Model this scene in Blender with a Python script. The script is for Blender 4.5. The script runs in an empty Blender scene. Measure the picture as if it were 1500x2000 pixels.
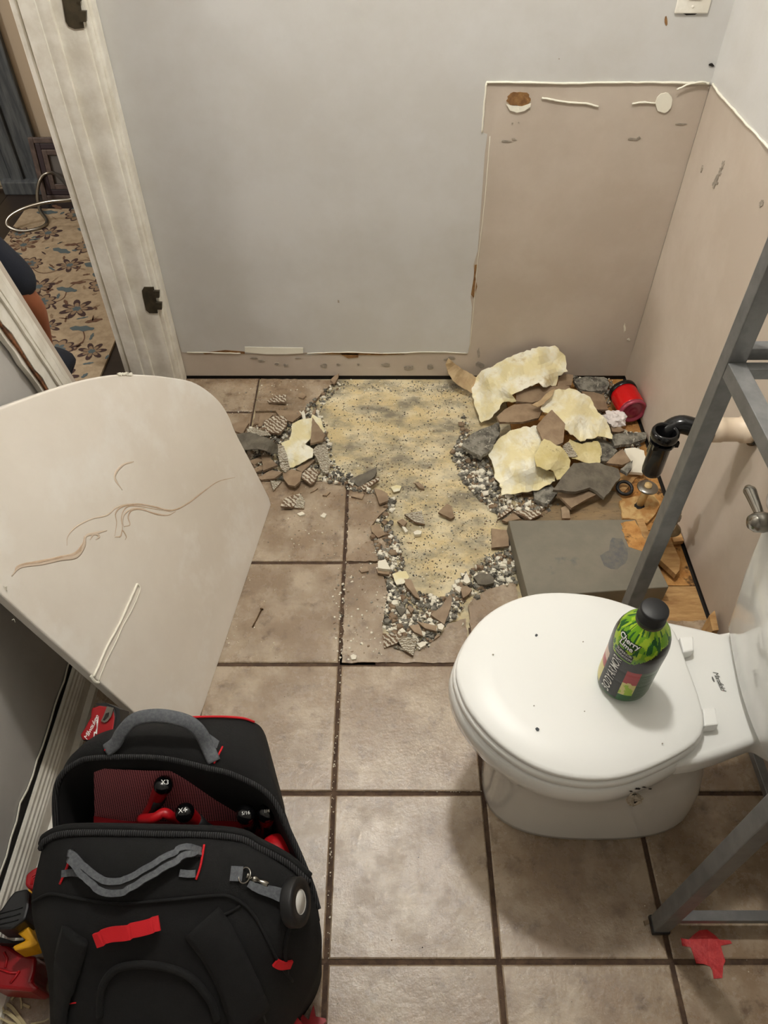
import bpy, bmesh, math, random
import numpy as np
from mathutils import Vector, Matrix, noise
from mathutils.bvhtree import BVHTree
from mathutils.geometry import intersect_point_tri_2d
rnd = random.Random(7)
C = bpy.context.scene.collection
PI = math.pi
# ------------------------------------------------------------------ camera
F = 1458.0
PITCH = math.radians(47.5)
CAM = Vector((0, 0, 1.55))
cd = bpy.data.cameras.new('camera'); cam = bpy.data.objects.new('camera', cd); C.objects.link(cam)
cam.location = CAM; cam.rotation_euler = (PI/2-PITCH, 0, 0)
cd.sensor_fit = 'HORIZONTAL'; cd.sensor_width = 36; cd.lens = 36*F/1500; cd.clip_start = .02
bpy.context.scene.camera = cam
# ------------------------------------------------------------------ light
w = bpy.data.worlds.new('world'); bpy.context.scene.world = w; w.use_nodes = True
w.node_tree.nodes['Background'].inputs[0].default_value = (1, .97, .93, 1)
w.node_tree.nodes['Background'].inputs[1].default_value = .05
def lamp(name, loc, power, size, col, shape='DISK', rot=(0, 0, 0)):
    l = bpy.data.lights.new(name, 'AREA'); l.shape = shape; l.size = size; l.energy = power; l.color = col
    o = bpy.data.objects.new(name, l); o.location = loc; o.rotation_euler = rot; C.objects.link(o); return o
LAMP = Vector((.03, 1.16, 2.37))
pl = bpy.data.lights.new('ceiling_bulb', 'POINT'); pl.energy = 34; pl.shadow_soft_size = .06; pl.color = (1, .975, .93)
plo = bpy.data.objects.new('ceiling_bulb', pl); plo.location = LAMP; C.objects.link(plo)
lamp('hall_fill', (-1.7, 2.8, 2.38), 5, .25, (1, .93, .85))  # added unseen fill that brightens the hallway, no fixture there
hl = bpy.data.lights.new('hall_sconce', 'POINT'); hl.energy = 62; hl.shadow_soft_size = .07; hl.color = (1, .97, .93)
hlo = bpy.data.objects.new('hall_sconce', hl); hlo.location = (-3.2, 1.36, 1.9); C.objects.link(hlo)
vs = bpy.context.scene.view_settings
vs.view_transform = 'Standard'; vs.look = 'None'; vs.exposure = .76; vs.gamma = 1; vs.use_curve_mapping = False
# ------------------------------------------------------------------ helpers
SP, CP = math.sin(PITCH), math.cos(PITCH)
def ray(x, y):
    u = (x-750)/F; v = (y-1000)/F
    return Vector((u, CP-v*SP, -(SP+v*CP)))
def P(x, y, Z=None, X=None, Y=None):
    r = ray(x, y)
    t = (Z-CAM.z)/r.z if Z is not None else (X/r.x if X is not None else Y/r.y)
    return CAM+r*t
def s2l(c):
    return tuple((v/255/12.92 if v/255 <= .04045 else ((v/255+.055)/1.055)**2.4) for v in c)
MATS = {}
def mat(name, col, rough=.6, col2=None, nscale=8, nlo=.4, nhi=.6, bump=0, bscale=60, metal=0, col3=None, n3=30, l3=.6, h3=.7, stretch=None,
        trans=0, spec=.5, randv=0, coat=0, detail=6, sheen=0, alpha=1):
    if name in MATS: return MATS[name]
    m = bpy.data.materials.new(name); m.use_nodes = True; MATS[name] = m
    nt = m.node_tree; b = nt.nodes['Principled BSDF']; L = nt.links
    c1 = s2l(col)+(1,)
    b.inputs['Base Color'].default_value = c1
    b.inputs['Roughness'].default_value = rough; b.inputs['Metallic'].default_value = metal
    b.inputs['Specular IOR Level'].default_value = spec
    b.inputs['Transmission Weight'].default_value = trans; b.inputs['Coat Weight'].default_value = coat
    b.inputs['Alpha'].default_value = alpha
    m.diffuse_color = c1
    tc = nt.nodes.new('ShaderNodeTexCoord'); src = tc.outputs['Object']
    if stretch:
        mp = nt.nodes.new('ShaderNodeMapping'); mp.inputs['Scale'].default_value = stretch
        L.new(src, mp.inputs[0]); src = mp.outputs[0]
    def noise_ramp(sc, lo, hi):
        n = nt.nodes.new('ShaderNodeTexNoise'); n.inputs['Scale'].default_value = sc; n.inputs['Detail'].default_value = detail
        n.inputs['Roughness'].default_value = .65; L.new(src, n.inputs['Vector'])
        r = nt.nodes.new('ShaderNodeMapRange'); r.inputs[1].default_value = lo; r.inputs[2].default_value = hi
        L.new(n.outputs['Fac'], r.inputs[0]); return r.outputs[0]
    out = None
    if col2:
        mx = nt.nodes.new('ShaderNodeMix'); mx.data_type = 'RGBA'; mx.inputs[6].default_value = c1; mx.inputs[7].default_value = s2l(col2)+(1,)
        L.new(noise_ramp(nscale, nlo, nhi), mx.inputs[0]); out = mx.outputs[2]
    if col3:
        mx = nt.nodes.new('ShaderNodeMix'); mx.data_type = 'RGBA'; mx.inputs[7].default_value = s2l(col3)+(1,)
        if out: L.new(out, mx.inputs[6])
        else: mx.inputs[6].default_value = c1
        L.new(noise_ramp(n3, l3, h3), mx.inputs[0]); out = mx.outputs[2]
    if randv:
        oi = nt.nodes.new('ShaderNodeObjectInfo'); hs = nt.nodes.new('ShaderNodeHueSaturation')
        mr = nt.nodes.new('ShaderNodeMapRange'); mr.inputs[3].default_value = 1-randv; mr.inputs[4].default_value = 1+randv
        L.new(oi.outputs['Random'], mr.inputs[0]); L.new(mr.outputs[0], hs.inputs['Value'])
        if out: L.new(out, hs.inputs['Color'])
        else: hs.inputs['Color'].default_value = c1
        out = hs.outputs[0]
    if out: L.new(out, b.inputs['Base Color'])
    if bump:
        n = nt.nodes.new('ShaderNodeTexNoise'); n.inputs['Scale'].default_value = bscale; n.inputs['Detail'].default_value = 8
        n.inputs['Roughness'].default_value = .7
        L.new(src, n.inputs['Vector'])
        bp = nt.nodes.new('ShaderNodeBump'); bp.inputs['Strength'].default_value = bump; bp.inputs['Distance'].default_value = .002
        L.new(n.outputs['Fac'], bp.inputs['Height']); L.new(bp.outputs[0], b.inputs['Normal'])
    return m
def stripemat(name, c1, c2, scale, direction='X', rough=.8, distort=2, lo=.35, hi=.6):
    m = mat(name, c1, rough); nt = m.node_tree; L = nt.links; b = nt.nodes['Principled BSDF']
    tc = nt.nodes.new('ShaderNodeTexCoord')
    wv = nt.nodes.new('ShaderNodeTexWave'); wv.bands_direction = direction; wv.inputs['Scale'].default_value = scale
    wv.inputs['Distortion'].default_value = distort; wv.inputs['Detail'].default_value = 3; wv.inputs['Detail Scale'].default_value = 3
    L.new(tc.outputs['Object'], wv.inputs['Vector'])
    r = nt.nodes.new('ShaderNodeMapRange'); r.inputs[1].default_value = lo; r.inputs[2].default_value = hi
    L.new(wv.outputs['Fac'], r.inputs[0])
    mx = nt.nodes.new('ShaderNodeMix'); mx.data_type = 'RGBA'; mx.inputs[6].default_value = s2l(c1)+(1,); mx.inputs[7].default_value = s2l(c2)+(1,)
    L.new(r.outputs[0], mx.inputs[0]); L.new(mx.outputs[2], b.inputs['Base Color'])
    bp = nt.nodes.new('ShaderNodeBump'); bp.inputs['Strength'].default_value = .8; bp.inputs['Distance'].default_value = .003
    L.new(wv.outputs['Fac'], bp.inputs['Height']); L.new(bp.outputs[0], b.inputs['Normal'])
    return m
def prop(o, label=None, cat=None, group=None, kind=None):
    if label: o['label'] = label
    if cat: o['category'] = cat
    if group: o['group'] = group
    if kind: o['kind'] = kind
    return o
def mk(name, verts, faces, m, parent=None, smooth=False, midx=None):
    me = bpy.data.meshes.new(name); me.from_pydata([tuple(v) for v in verts], [], faces); me.update()
    for mm in (m if isinstance(m, (list, tuple)) else [m]): me.materials.append(mm)
    if midx is not None: me.polygons.foreach_set('material_index', midx)
    if smooth: me.polygons.foreach_set('use_smooth', [True]*len(me.polygons))
    o = bpy.data.objects.new(name, me); C.objects.link(o)
    if parent:
        o.parent = parent; bpy.context.view_layer.update(); o.matrix_parent_inverse = Matrix.Translation(parent_loc(parent)).inverted()
    return o
def parent_loc(p):
    v = Vector((0, 0, 0))
    while p is not None: v = v + p.location; p = p.parent
    return v
def recenter(o):
    me = o.data; n = len(me.vertices)
    if n == 0: return o
    c = sum((v.co for v in me.vertices), Vector())/n
    me.transform(Matrix.Translation(-c)); o.location = o.location + c
    return o
def mk_bm(name, bm, m, parent=None, smooth=False):
    bmesh.ops.recalc_face_normals(bm, faces=bm.faces)
    me = bpy.data.meshes.new(name); bm.to_mesh(me); bm.free()
    for mm in (m if isinstance(m, (list, tuple)) else [m]): me.materials.append(mm)
    if smooth: me.polygons.foreach_set('use_smooth', [True]*len(me.polygons))
    o = bpy.data.objects.new(name, me); C.objects.link(o)
    if parent: o.parent = parent; o.matrix_parent_inverse = Matrix.Translation(parent_loc(parent)).inverted()
    return o
def thing(name, label, cat, loc=(0, 0, 0), group=None):
    o = bpy.data.objects.new(name, None); o.location = loc; o.empty_display_size = .05; C.objects.link(o)
    return prop(o, label, cat, group)
def boxbm(bm, lo, hi, bev=0, mtx=None, mi=0):
    r = bmesh.ops.create_cube(bm, size=1)
    lo, hi = Vector(lo), Vector(hi); c = (lo+hi)/2; s = hi-lo
    for v in r['verts']: v.co = Vector((v.co.x*s.x, v.co.y*s.y, v.co.z*s.z))+c
    fs = set(f for v in r['verts'] for f in v.link_faces)
    for f in fs: f.material_index = mi
    vs_ = r['verts']
    if bev:
        es = list(set(e for v in vs_ for e in v.link_edges))
        rr = bmesh.ops.bevel(bm, geom=es, offset=bev, segments=2, affect='EDGES', profile=.6)
        vs_ = list(set(vs_) | set(rr['verts']))
        vs_ = [v for v in vs_ if v.is_valid]
    if mtx is not None:
        for v in set(vs_): v.co = mtx @ v.co
    return vs_
def box(name, lo, hi, m, parent=None, bev=0, mtx=None):
    bm = bmesh.new(); boxbm(bm, lo, hi, bev, mtx); return mk_bm(name, bm, m, parent)
def catmull(pts, n=6, closed=False):
    pts = [Vector(p) for p in pts]; out = []; N = len(pts)
    rng = range(N) if closed else range(N-1)
    for i in rng:
        p0 = pts[(i-1) % N] if closed or i > 0 else pts[0]*2-pts[1]
        p1 = pts[i]; p2 = pts[(i+1) % N]
        p3 = pts[(i+2) % N] if closed or i+2 < N else pts[-1]*2-pts[-2]
        for k in range(n):
            t = k/n; t2 = t*t; t3 = t2*t
            out.append(.5*((2*p1)+(p2-p0)*t+(2*p0-5*p1+4*p2-p3)*t2+(3*p1-p0-3*p2+p3)*t3))
    if not closed: out.append(pts[-1])
    return out
def sweep(name, pts, w, t, m, parent=None, up=None, seg=8, closed=False, sq=False, wf=None, smooth=True, caps=True):
    """tube or ribbon along pts; w along side, t along up"""
    pts = [Vector(p) for p in pts]; N = len(pts); vs_ = []; fs = []
    last = None
    for i, p in enumerate(pts):
        a = pts[(i-1) % N] if (closed or i > 0) else p; b = pts[(i+1) % N] if (closed or i < N-1) else p
        tan = (b-a).normalized()
        if up is not None: u0 = Vector(up[i]) if isinstance(up, list) else Vector(up)
        else: u0 = last if last is not None else (Vector((0, 0, 1)) if abs(tan.z) < .9 else Vector((1, 0, 0)))
        side = tan.cross(u0)
        if side.length < 1e-5: side = tan.orthogonal()
        side.normalize(); u = side.cross(tan).normalized(); last = u
        k = wf(i/(N-1)) if wf else 1
        for j in range(seg):
            if sq:
                q = [(-1, -1), (1, -1), (1, 1), (-1, 1)][j]; cx, cy = q
            else:
                cx, cy = math.cos(2*PI*j/seg), math.sin(2*PI*j/seg)
            vs_.append(p+side*cx*w*k+u*cy*t*k)
    for i in range(N if closed else N-1):
        for j in range(seg):
            a = i*seg+j; b = i*seg+(j+1) % seg; i2 = (i+1) % N
            fs.append((a, b, i2*seg+(j+1) % seg, i2*seg+j))
    if not closed and caps:
        fs.append(tuple(range(seg))[::-1]); fs.append(tuple(range((N-1)*seg, N*seg)))
    return mk(name, vs_, fs, m, parent, smooth and not sq)
def bar(name, a, b, w, t, m, parent=None, up=(0, 0, 1)):
    return sweep(name, [a, b], w/2, t/2, m, parent, up=up, seg=4, sq=True)
def lathe(name, prof, m, parent=None, origin=(0, 0, 0), axis=(0, 0, 1), seg=32, smooth=True, midx=None):
    q = Vector((0, 0, 1)).rotation_difference(Vector(axis).normalized()); o0 = Vector(origin)
    vs_ = []; fs = []
    for r, z in prof:
        for j in range(seg):
            a = 2*PI*j/seg; vs_.append(o0+q @ Vector((r*math.cos(a), r*math.sin(a), z)))
    for i in range(len(prof)-1):
        for j in range(seg):
            fs.append((i*seg+j, i*seg+(j+1) % seg, (i+1)*seg+(j+1) % seg, (i+1)*seg+j))
    if prof[0][0] > 1e-6: fs.append(tuple(range(seg))[::-1])
    if prof[-1][0] > 1e-6: fs.append(tuple(range((len(prof)-1)*seg, len(prof)*seg)))
    mi = None
    if midx: mi = [midx(i//seg, i % seg) if i < (len(prof)-1)*seg else 0 for i in range(len(fs))]
    return mk(name, vs_, fs, m, parent, smooth, mi)
def loft(name, rings, m, parent=None, closed=True, cap0=False, cap1=False, smooth=True):
    n = len(rings[0]); vs_ = [v for r in rings for v in r]; fs = []
    for i in range(len(rings)-1):
        for j in range(n if closed else n-1):
            fs.append((i*n+j, i*n+(j+1) % n, (i+1)*n+(j+1) % n, (i+1)*n+j))
    if cap0: fs.append(tuple(range(n))[::-1])
    if cap1: fs.append(tuple(range((len(rings)-1)*n, len(rings)*n)))
    return mk(name, vs_, fs, m, parent, smooth)
def fixnormals(o):
    bm = bmesh.new(); bm.from_mesh(o.data); bmesh.ops.recalc_face_normals(bm, faces=bm.faces); bm.to_mesh(o.data); bm.free(); return o
def bvh(*objs):
    vs_ = []; ps = []
    for o in objs:
        k = len(vs_); loc = parent_loc(o) if o.parent is None else o.location
        vs_ += [v.co+(o.location if o.parent is None else Vector((0, 0, 0))) for v in o.data.vertices]
        ps += [tuple(i+k for i in p.vertices) for p in o.data.polygons]
    return BVHTree.FromPolygons(vs_, ps)
def hit(tree, x, y, off=0.0):
    r = ray(x, y).normalized(); h, n, i, d = tree.ray_cast(CAM, r)
    if h is None: return None, None
    if n.dot(r) > 0: n = -n
    return h+n*off, n
def inpoly(x, y, poly):
    c = False; j = len(poly)-1
    for i in range(len(poly)):
        xi, yi = poly[i][:2]; xj, yj = poly[j][:2]
        if (yi > y) != (yj > y) and x < (xj-xi)*(y-yi)/(yj-yi)+xi: c = not c
        j = i
    return c
def prism(name, top, down, m, parent=None, jag=0):
    """polygon of world points extruded by vector 'down'; m = [top, side]"""
    top = [Vector(p) for p in top]
    if jag:
        q = []
        for i, p in enumerate(top):
            b = top[(i+1) % len(top)]; L = (b-p).length; k = max(1, int(L/.012))
            for s in range(k):
                v = p.lerp(b, s/k)
                if s: v = v+Vector((rnd.uniform(-jag, jag), rnd.uniform(-jag, jag), 0))
                q.append(v)
        top = q
    n = len(top); nv = Vector((0, 0, 0))
    for i in range(n): nv += top[i].cross(top[(i+1) % n])
    if nv.dot(Vector(down)) > 0: top.reverse()
    vs_ = top+[p+Vector(down) for p in top]
    fs = [tuple(range(n)), tuple(range(2*n-1, n-1, -1))]+[(i, i+n, (i+1) % n+n, (i+1) % n) for i in range(n)]
    ml = m if isinstance(m, (list, tuple)) else [m, m]
    return mk(name, vs_, fs, ml, parent, midx=[0, 1]+[1]*n)
def sheet(name, poly, anchors, th, m, parent=None, jag=2.0, maxe=9, rough=.002, seed=0, down=(0, 0, -1)):
    """bendy sheet: pixel outline, height from anchor points"""
    r = random.Random(seed); q = []
    for i in range(len(poly)):
        a = Vector(poly[i]); b = Vector(poly[(i+1) % len(poly)]); k = max(1, int((b-a).length/6))
        for s in range(k):
            v = a.lerp(b, s/k)+Vector((r.uniform(-jag, jag), r.uniform(-jag, jag)))*(1 if s else .3); q.append(v)
    bm = bmesh.new(); bm.faces.new([bm.verts.new((v.x, v.y, 0)) for v in q])
    bmesh.ops.triangulate(bm, faces=bm.faces[:])
    for it in range(5):
        es = [e for e in bm.edges if e.calc_length() > maxe*1.6 and not e.is_boundary]
        if not es: break
        bmesh.ops.subdivide_edges(bm, edges=es, cuts=1); bmesh.ops.triangulate(bm, faces=[f for f in bm.faces if len(f.verts) > 3])
        bmesh.ops.beautify_fill(bm, faces=bm.faces[:], edges=[e for e in bm.edges if not e.is_boundary])
    def zf(x, y):
        sw = sz = 0
        for ax, ay, az in anchors:
            d = ((x-ax)**2+(y-ay)**2)+60; ww = 1/d**1.3; sw += ww; sz += ww*az
        return sz/sw+noise.noise(Vector((x*.03, y*.03, seed)))*rough*3+noise.noise(Vector((x*.12, y*.12, seed)))*rough
    for v in bm.verts: v.co = P(v.co.x, v.co.y, Z=zf(v.co.x, v.co.y))
    bmesh.ops.recalc_face_normals(bm, faces=bm.faces)
    if sum(f.normal.z for f in bm.faces) < 0: bmesh.ops.reverse_faces(bm, faces=bm.faces)
    bm.normal_update()
    g = bmesh.ops.extrude_face_region(bm, geom=bm.faces[:])
    nvs = [e for e in g['geom'] if isinstance(e, bmesh.types.BMVert)]
    for v in nvs: v.co += Vector((0, 0, th))
    return mk_bm(name, bm, m, parent, smooth=False)
def textmesh(s, size, bold=0, shear=0, space=1.0):
    cu = bpy.data.curves.new('t', 'FONT'); cu.body = s; cu.size = size; cu.offset = bold; cu.shear = shear; cu.space_character = space
    cu.align_x = 'CENTER'; cu.align_y = 'CENTER'; cu.resolution_u = 3; cu.fill_mode = 'FRONT'
    o = bpy.data.objects.new('t', cu); C.objects.link(o); dg = bpy.context.evaluated_depsgraph_get(); dg.update()
    me = bpy.data.meshes.new_from_object(o.evaluated_get(dg)); vs_ = [v.co.copy() for v in me.vertices]; fs = [tuple(p.vertices) for p in me.polygons]
    bpy.data.objects.remove(o); bpy.data.curves.remove(cu); bpy.data.meshes.remove(me)
    return vs_, fs
def text_plane(name, s, size, origin, xd, yd, m, parent, off=.0006, **k):
    vs_, fs = textmesh(s, size, **k); xd = Vector(xd).normalized(); yd = Vector(yd); yd = (yd-xd*yd.dot(xd)).normalized(); n = xd.cross(yd)
    return mk(name, [Vector(origin)+xd*v.x+yd*v.y+n*off for v in vs_], fs, m, parent)
# ------------------------------------------------------------------ materials
M_paint = mat('cool_wall_paint', (207, 206, 203), .55, (200, 198, 193), 3, bump=.12, bscale=160)
M_beige = mat('old_beige_paint', (198, 186, 172), .6, (189, 176, 161), 4, bump=.1, bscale=120)
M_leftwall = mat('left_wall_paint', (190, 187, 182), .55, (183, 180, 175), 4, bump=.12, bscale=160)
M_white = mat('white_trim_paint', (240, 236, 225), .4, (222, 216, 202), 12, bump=.08, bscale=80)
M_caulk = mat('white_caulk', (240, 236, 220), .5, bump=.3, bscale=90)
M_dark = mat('dark_gap', (30, 25, 20), .9)
M_tile = mat('brown_ceramic_tile', (147, 125, 100), .2, (182, 164, 140), 7, .44, .62, bump=.5, bscale=75, col3=(114, 94, 75), n3=26, l3=.54, h3=.72, randv=.05, spec=1.0)
_nt = M_tile.node_tree; _b = _nt.nodes['Principled BSDF']; _tc = _nt.nodes.new('ShaderNodeTexCoord'); _n = _nt.nodes.new('ShaderNodeTexNoise'); _n.inputs['Scale'].default_value = 16; _n.inputs['Detail'].default_value = 8; _n.inputs['Roughness'].default_value = .75
_r = _nt.nodes.new('ShaderNodeMapRange'); _r.inputs[1].default_value = .42; _r.inputs[2].default_value = .6; _r.inputs[3].default_value = .18; _r.inputs[4].default_value = .36
_nt.links.new(_tc.outputs['Object'], _n.inputs['Vector']); _nt.links.new(_n.outputs['Fac'], _r.inputs[0]); _nt.links.new(_r.outputs[0], _b.inputs['Roughness'])
M_tileside = mat('tile_body', (118, 94, 72), .85, (150, 130, 106), 60)
M_grout = mat('dark_brown_grout', (92, 72, 55), .9, (70, 52, 40), 50, bump=.4, bscale=200)
M_shard = mat('tile_shard_face', (160, 138, 112), .55, (140, 118, 94), 25, bump=.1, bscale=80, randv=.1)
M_mortar = mat('grey_mortar', (150, 146, 134), .95, (86, 82, 74), 40, bump=.9, bscale=120, col3=(196, 190, 176), n3=90, l3=.6, h3=.66)
M_slabgrey = mat('damp_grey_mortar', (120, 113, 100), .85, (98, 92, 80), 25, bump=.6, bscale=120)
M_vinyl = mat('cream_vinyl_backing', (236, 224, 176), .75, (248, 244, 224), 9, .45, .6, bump=.3, bscale=90, col3=(196, 172, 104), n3=14, l3=.6, h3=.75)
M_vinyl2 = mat('stained_vinyl_backing', (212, 196, 136), .75, (228, 216, 168), 14, bump=.3, bscale=90, col3=(150, 130, 80), n3=30, l3=.6, h3=.72)
M_tan = mat('tan_vinyl_face', (190, 166, 128), .6, (172, 146, 110), 20)
M_chipw = mat('white_chip', (238, 232, 214), .8)
M_striped = stripemat('mortar_ridged_tile_back', (124, 98, 74), (214, 205, 186), 40, 'DIAGONAL', distort=5, lo=.25, hi=.85)
M_striped2 = stripemat('mortar_ridged_tile_back_light', (146, 132, 108), (222, 215, 198), 50, 'Y', distort=7, lo=.2, hi=.8)
M_black = mat('black_nylon', (8, 8, 9), .9, (12, 12, 13), 60, bump=.5, bscale=500)
M_black2 = mat('black_lining', (9, 9, 10), .9)
M_plblack = mat('glossy_black_plastic', (10, 10, 12), .18)
M_matblack = mat('matte_black_plastic', (22, 22, 24), .5)
M_greyweb = mat('grey_webbing', (105, 108, 112), .8, (88, 91, 96), 200, bump=.5, bscale=900)
M_red = mat('red_plastic', (178, 16, 26), .4)
M_redweb = mat('red_webbing', (205, 14, 28), .7, bump=.4, bscale=600)
M_chrome = mat('brushed_nickel', (150, 146, 138), .25, metal=1)
M_porc = mat('white_porcelain', (240, 240, 236), .08, coat=.3)
M_lid = mat('white_seat_plastic', (244, 244, 240), .38)
M_steel = mat('grey_painted_steel', (130, 130, 129), .42, (114, 114, 114), 20, metal=.35)
M_pvc = mat('cream_pvc', (226, 208, 184), .4)
M_osb = mat('wet_particle_board', (176, 122, 62), .85, (206, 156, 92), 22, .42, .62, bump=.6, bscale=200, col3=(84, 58, 30), n3=30, l3=.53, h3=.66)
M_osb2 = mat('grey_stained_plywood', (134, 116, 90), .8, (160, 134, 98), 8, .4, .65, bump=.3, bscale=150, col3=(92, 74, 52), n3=40, l3=.56, h3=.7, stretch=(1, 3, 1))
M_ply = mat('plywood', (196, 158, 106), .75, (172, 132, 82), 14, stretch=(1, 5, 1), bump=.2, bscale=100, col3=(150, 105, 60), n3=10, l3=.55, h3=.75)
M_patch = mat('adhesive_stained_subfloor', (216, 197, 150), .9, (228, 216, 182), 14, .42, .6, bump=.6, bscale=160, col3=(142, 134, 116), n3=11, l3=.44, h3=.64, stretch=(.8, 1.2, 1), detail=14)
M_bronze = mat('dark_bronze', (76, 70, 58), .45, (92, 84, 68), 30, metal=.6)
M_scuff = mat('grey_scuff', (142, 134, 122), .9, (168, 157, 142), 80)
M_brown = mat('torn_paper_brown', (150, 112, 68), .9, (120, 84, 48), 60, bump=.5, bscale=200)
M_text = mat('white_print', (240, 240, 236), .6)
M_darktext = mat('dark_print', (60, 66, 70), .6)
M_yellow = mat('yellow_plastic', (232, 168, 14), .45)
# ------------------------------------------------------------------ room shell
XR, XL, YB, YF, ZC = .812, -.695, 2.038, -1.0, 2.44
floor = box('floor', (XL-.16, YF, -.06), (XR+.02, YB+.02, -.012), M_dark); prop(floor, 'brown ceramic tile bathroom floor, broken open near the back wall', None, kind='structure')
HY = 1.97   # face of the far door jamb
# tiles
VX = [-.105+.3135*i for i in range(-2, 4)]; VY = [.3135+.3085*j for j in range(-5, 7)]
def clampx(a): return min(max(a, XL+.004), XR-.004)
def tile_poly(pts, full=False):
    top = [Vector((p[0], p[1], 0)) for p in pts]
    if full:
        x0 = min(p.x for p in top); x1 = max(p.x for p in top); y0 = min(p.y for p in top); y1 = max(p.y for p in top); c = .0025
        vs_ = [(x0, y0, -.011), (x1, y0, -.011), (x1, y1, -.011), (x0, y1, -.011), (x0, y0, -c*.7), (x1, y0, -c*.7), (x1, y1, -c*.7), (x0, y1, -c*.7),
               (x0+c, y0+c, 0), (x1-c, y0+c, 0), (x1-c, y1-c, 0), (x0+c, y1-c, 0)]
        fs = [(0, 1, 5, 4), (1, 2, 6, 5), (2, 3, 7, 6), (3, 0, 4, 7), (4, 5, 9, 8), (5, 6, 10, 9), (6, 7, 11, 10), (7, 4, 8, 11), (8, 9, 10, 11), (3, 2, 1, 0)]
        o = mk('tile', vs_, fs, M_tile, floor)
    else:
        o = prism('tile', top, (0, 0, -.011), [M_tile, M_tileside], floor, jag=.002)
    return o
G = .0048
def W(x, y): p = P(x, y, Z=0); return (p.x, p.y)
xs = VX+[VX[-1]+.3135]
broken = {}
def cell(i, j): return (clampx(xs[i]+G), clampx(xs[i+1]-G), max(VY[j]+G, YF), min(VY[j+1]-G if j+1 < len(VY) else YB, YB-.008))
grout_v, grout_f = [], []
def add_grout(x0, x1, y0, y1):
    k = len(grout_v); grout_v.extend([(x0, y0, -.0035), (x1, y0, -.0035), (x1, y1, -.0035), (x0, y1, -.0035)]); grout_f.append((k, k+1, k+2, k+3))
# index: xs[2]=V1(-.105), xs[1]=V0, xs[3]=V2 ; VY[5]=.3135 (H0), VY[6]=H1 .. VY[10]=H5
skip = {(1, 9), (2, 8), (2, 9), (2, 10), (3, 8), (3, 9), (3, 10), (4, 8), (4, 9), (4, 10), (2, 7), (3, 7), (1, 10), (4, 7)}
for i in range(0, len(xs)-1):
    for j in range(0, 11):
        x0, x1, y0, y1 = cell(i, j)
        if x1-x0 < .02 or y1-y0 < .02: continue
        if (i, j) in skip: continue
        tile_poly([(x0, y0), (x1, y0), (x1, y1), (x0, y1)], True); add_grout(x0-G, x1+G, y0-G, y1+G)
def cx(i, j, a, b):   # corner helper
    x0, x1, y0, y1 = cell(i, j); return (x1 if a else x0, y1 if b else y0)
x0, x1, y0, y1 = cell(1, 10)
tile_poly([(x0, y1), W(655, 742), W(640, 757), W(622, 775), W(606, 792), W(592, 806), (x0+.14, y0), (x0, y0)]); 
x0, x1, y0, y1 = cell(1, 9)
tile_poly([(x0, y1), (x0+.12, y1), W(560, 830), W(545, 850), W(520, 880), W(505, 905), W(498, 930), (x0, y0)])
x0, x1, y0, y1 = cell(2, 8)
tile_poly([(x0, y0), (x0, y1), W(700, 943), W(720, 955), W(738, 962), W(756, 980), W(757, 992), W(738, 1010), W(724, 1028), W(740, 1046), W(752, 1060), W(756, 1078), (W(757, 1090)[0], y0)]); add_grout(x0-G, x0+.06, y0-G, y1)
x0, x1, y0, y1 = cell(2, 7)
tile_poly([(x0, y0), (x0, y1), (W(742, 1100)[0], y1), W(745, 1115), W(752, 1135), W(758, 1160), W(752, 1190), W(746, 1222), W(752, 1250), W(770, 1268), W(800, 1275), W(835, 1262), W(862, 1240), W(874, 1218), (x1, W(900, 1208)[1]), (x1, y0)]); add_grout(x0-G, x0+.08, y0-G, y1+G); add_grout(x0-G, x1+G, y0-G, y0+.03)
x0, x1, y0, y1 = cell(3, 7)
tile_poly([(x0, y0), (x0, W(908, 1182)[1]), W(925, 1168), W(950, 1152), W(980, 1142), W(1006, 1137), W(1014, 1180), (x1, 1.055), (x1, y0)]); add_grout(x0-G, x1, y0-G, y0+.1)
x0, x1, y0, y1 = cell(4, 7)
tile_poly([(x0, y0), (x0, 1.055), (x0+.06, 1.05), (x0+.12, 1.06), (x0+.2, 1.052), (x1, 1.056), (x1, y0)]); add_grout(x0-G, x1+G, y0-G, y0+.1)
g = mk('grout', grout_v, grout_f, M_grout, floor); prop(g, kind='stuff')
# subfloor under the missing tiles
prism('subfloor_panel', [(-.44, .93, -.0095), (.40, .93, -.0095), (.40, YB, -.0095), (-.44, YB, -.0095)], (0, 0, -.003), M_patch, floor)
prism('subfloor_board', [(.402, 1.36, -.009), (XR-.004, 1.36, -.009), (XR-.004, YB, -.009), (.402, YB, -.009)], (0, 0, -.003), M_osb, floor)
prism('subfloor_board', [(.402, 1.17, -.0092), (XR-.004, 1.17, -.0092), (XR-.004, 1.357, -.0092), (.402, 1.357, -.0092)], (0, 0, -.003), M_osb, floor)
prism('subfloor_board', [(.37, 1.04, -.0085), (XR-.004, 1.04, -.0085), (XR-.004, 1.167, -.0085), (.37, 1.167, -.0085)], (0, 0, -.003), M_ply, floor)
prism('subfloor_board', [P(1040, 935, -.006), P(1188, 935, -.006), P(1215, 975, -.006), P(1212, 1020, -.006), P(990, 1020, -.006)], (0, 0, -.003), M_osb2, floor, jag=.003)
prism('subfloor_board', [P(1100, 925, -.004), P(1255, 922, -.004), P(1216, 962, -.004), P(1100, 940, -.004)], (0, 0, -.004), M_ply, floor, jag=.003)

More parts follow.
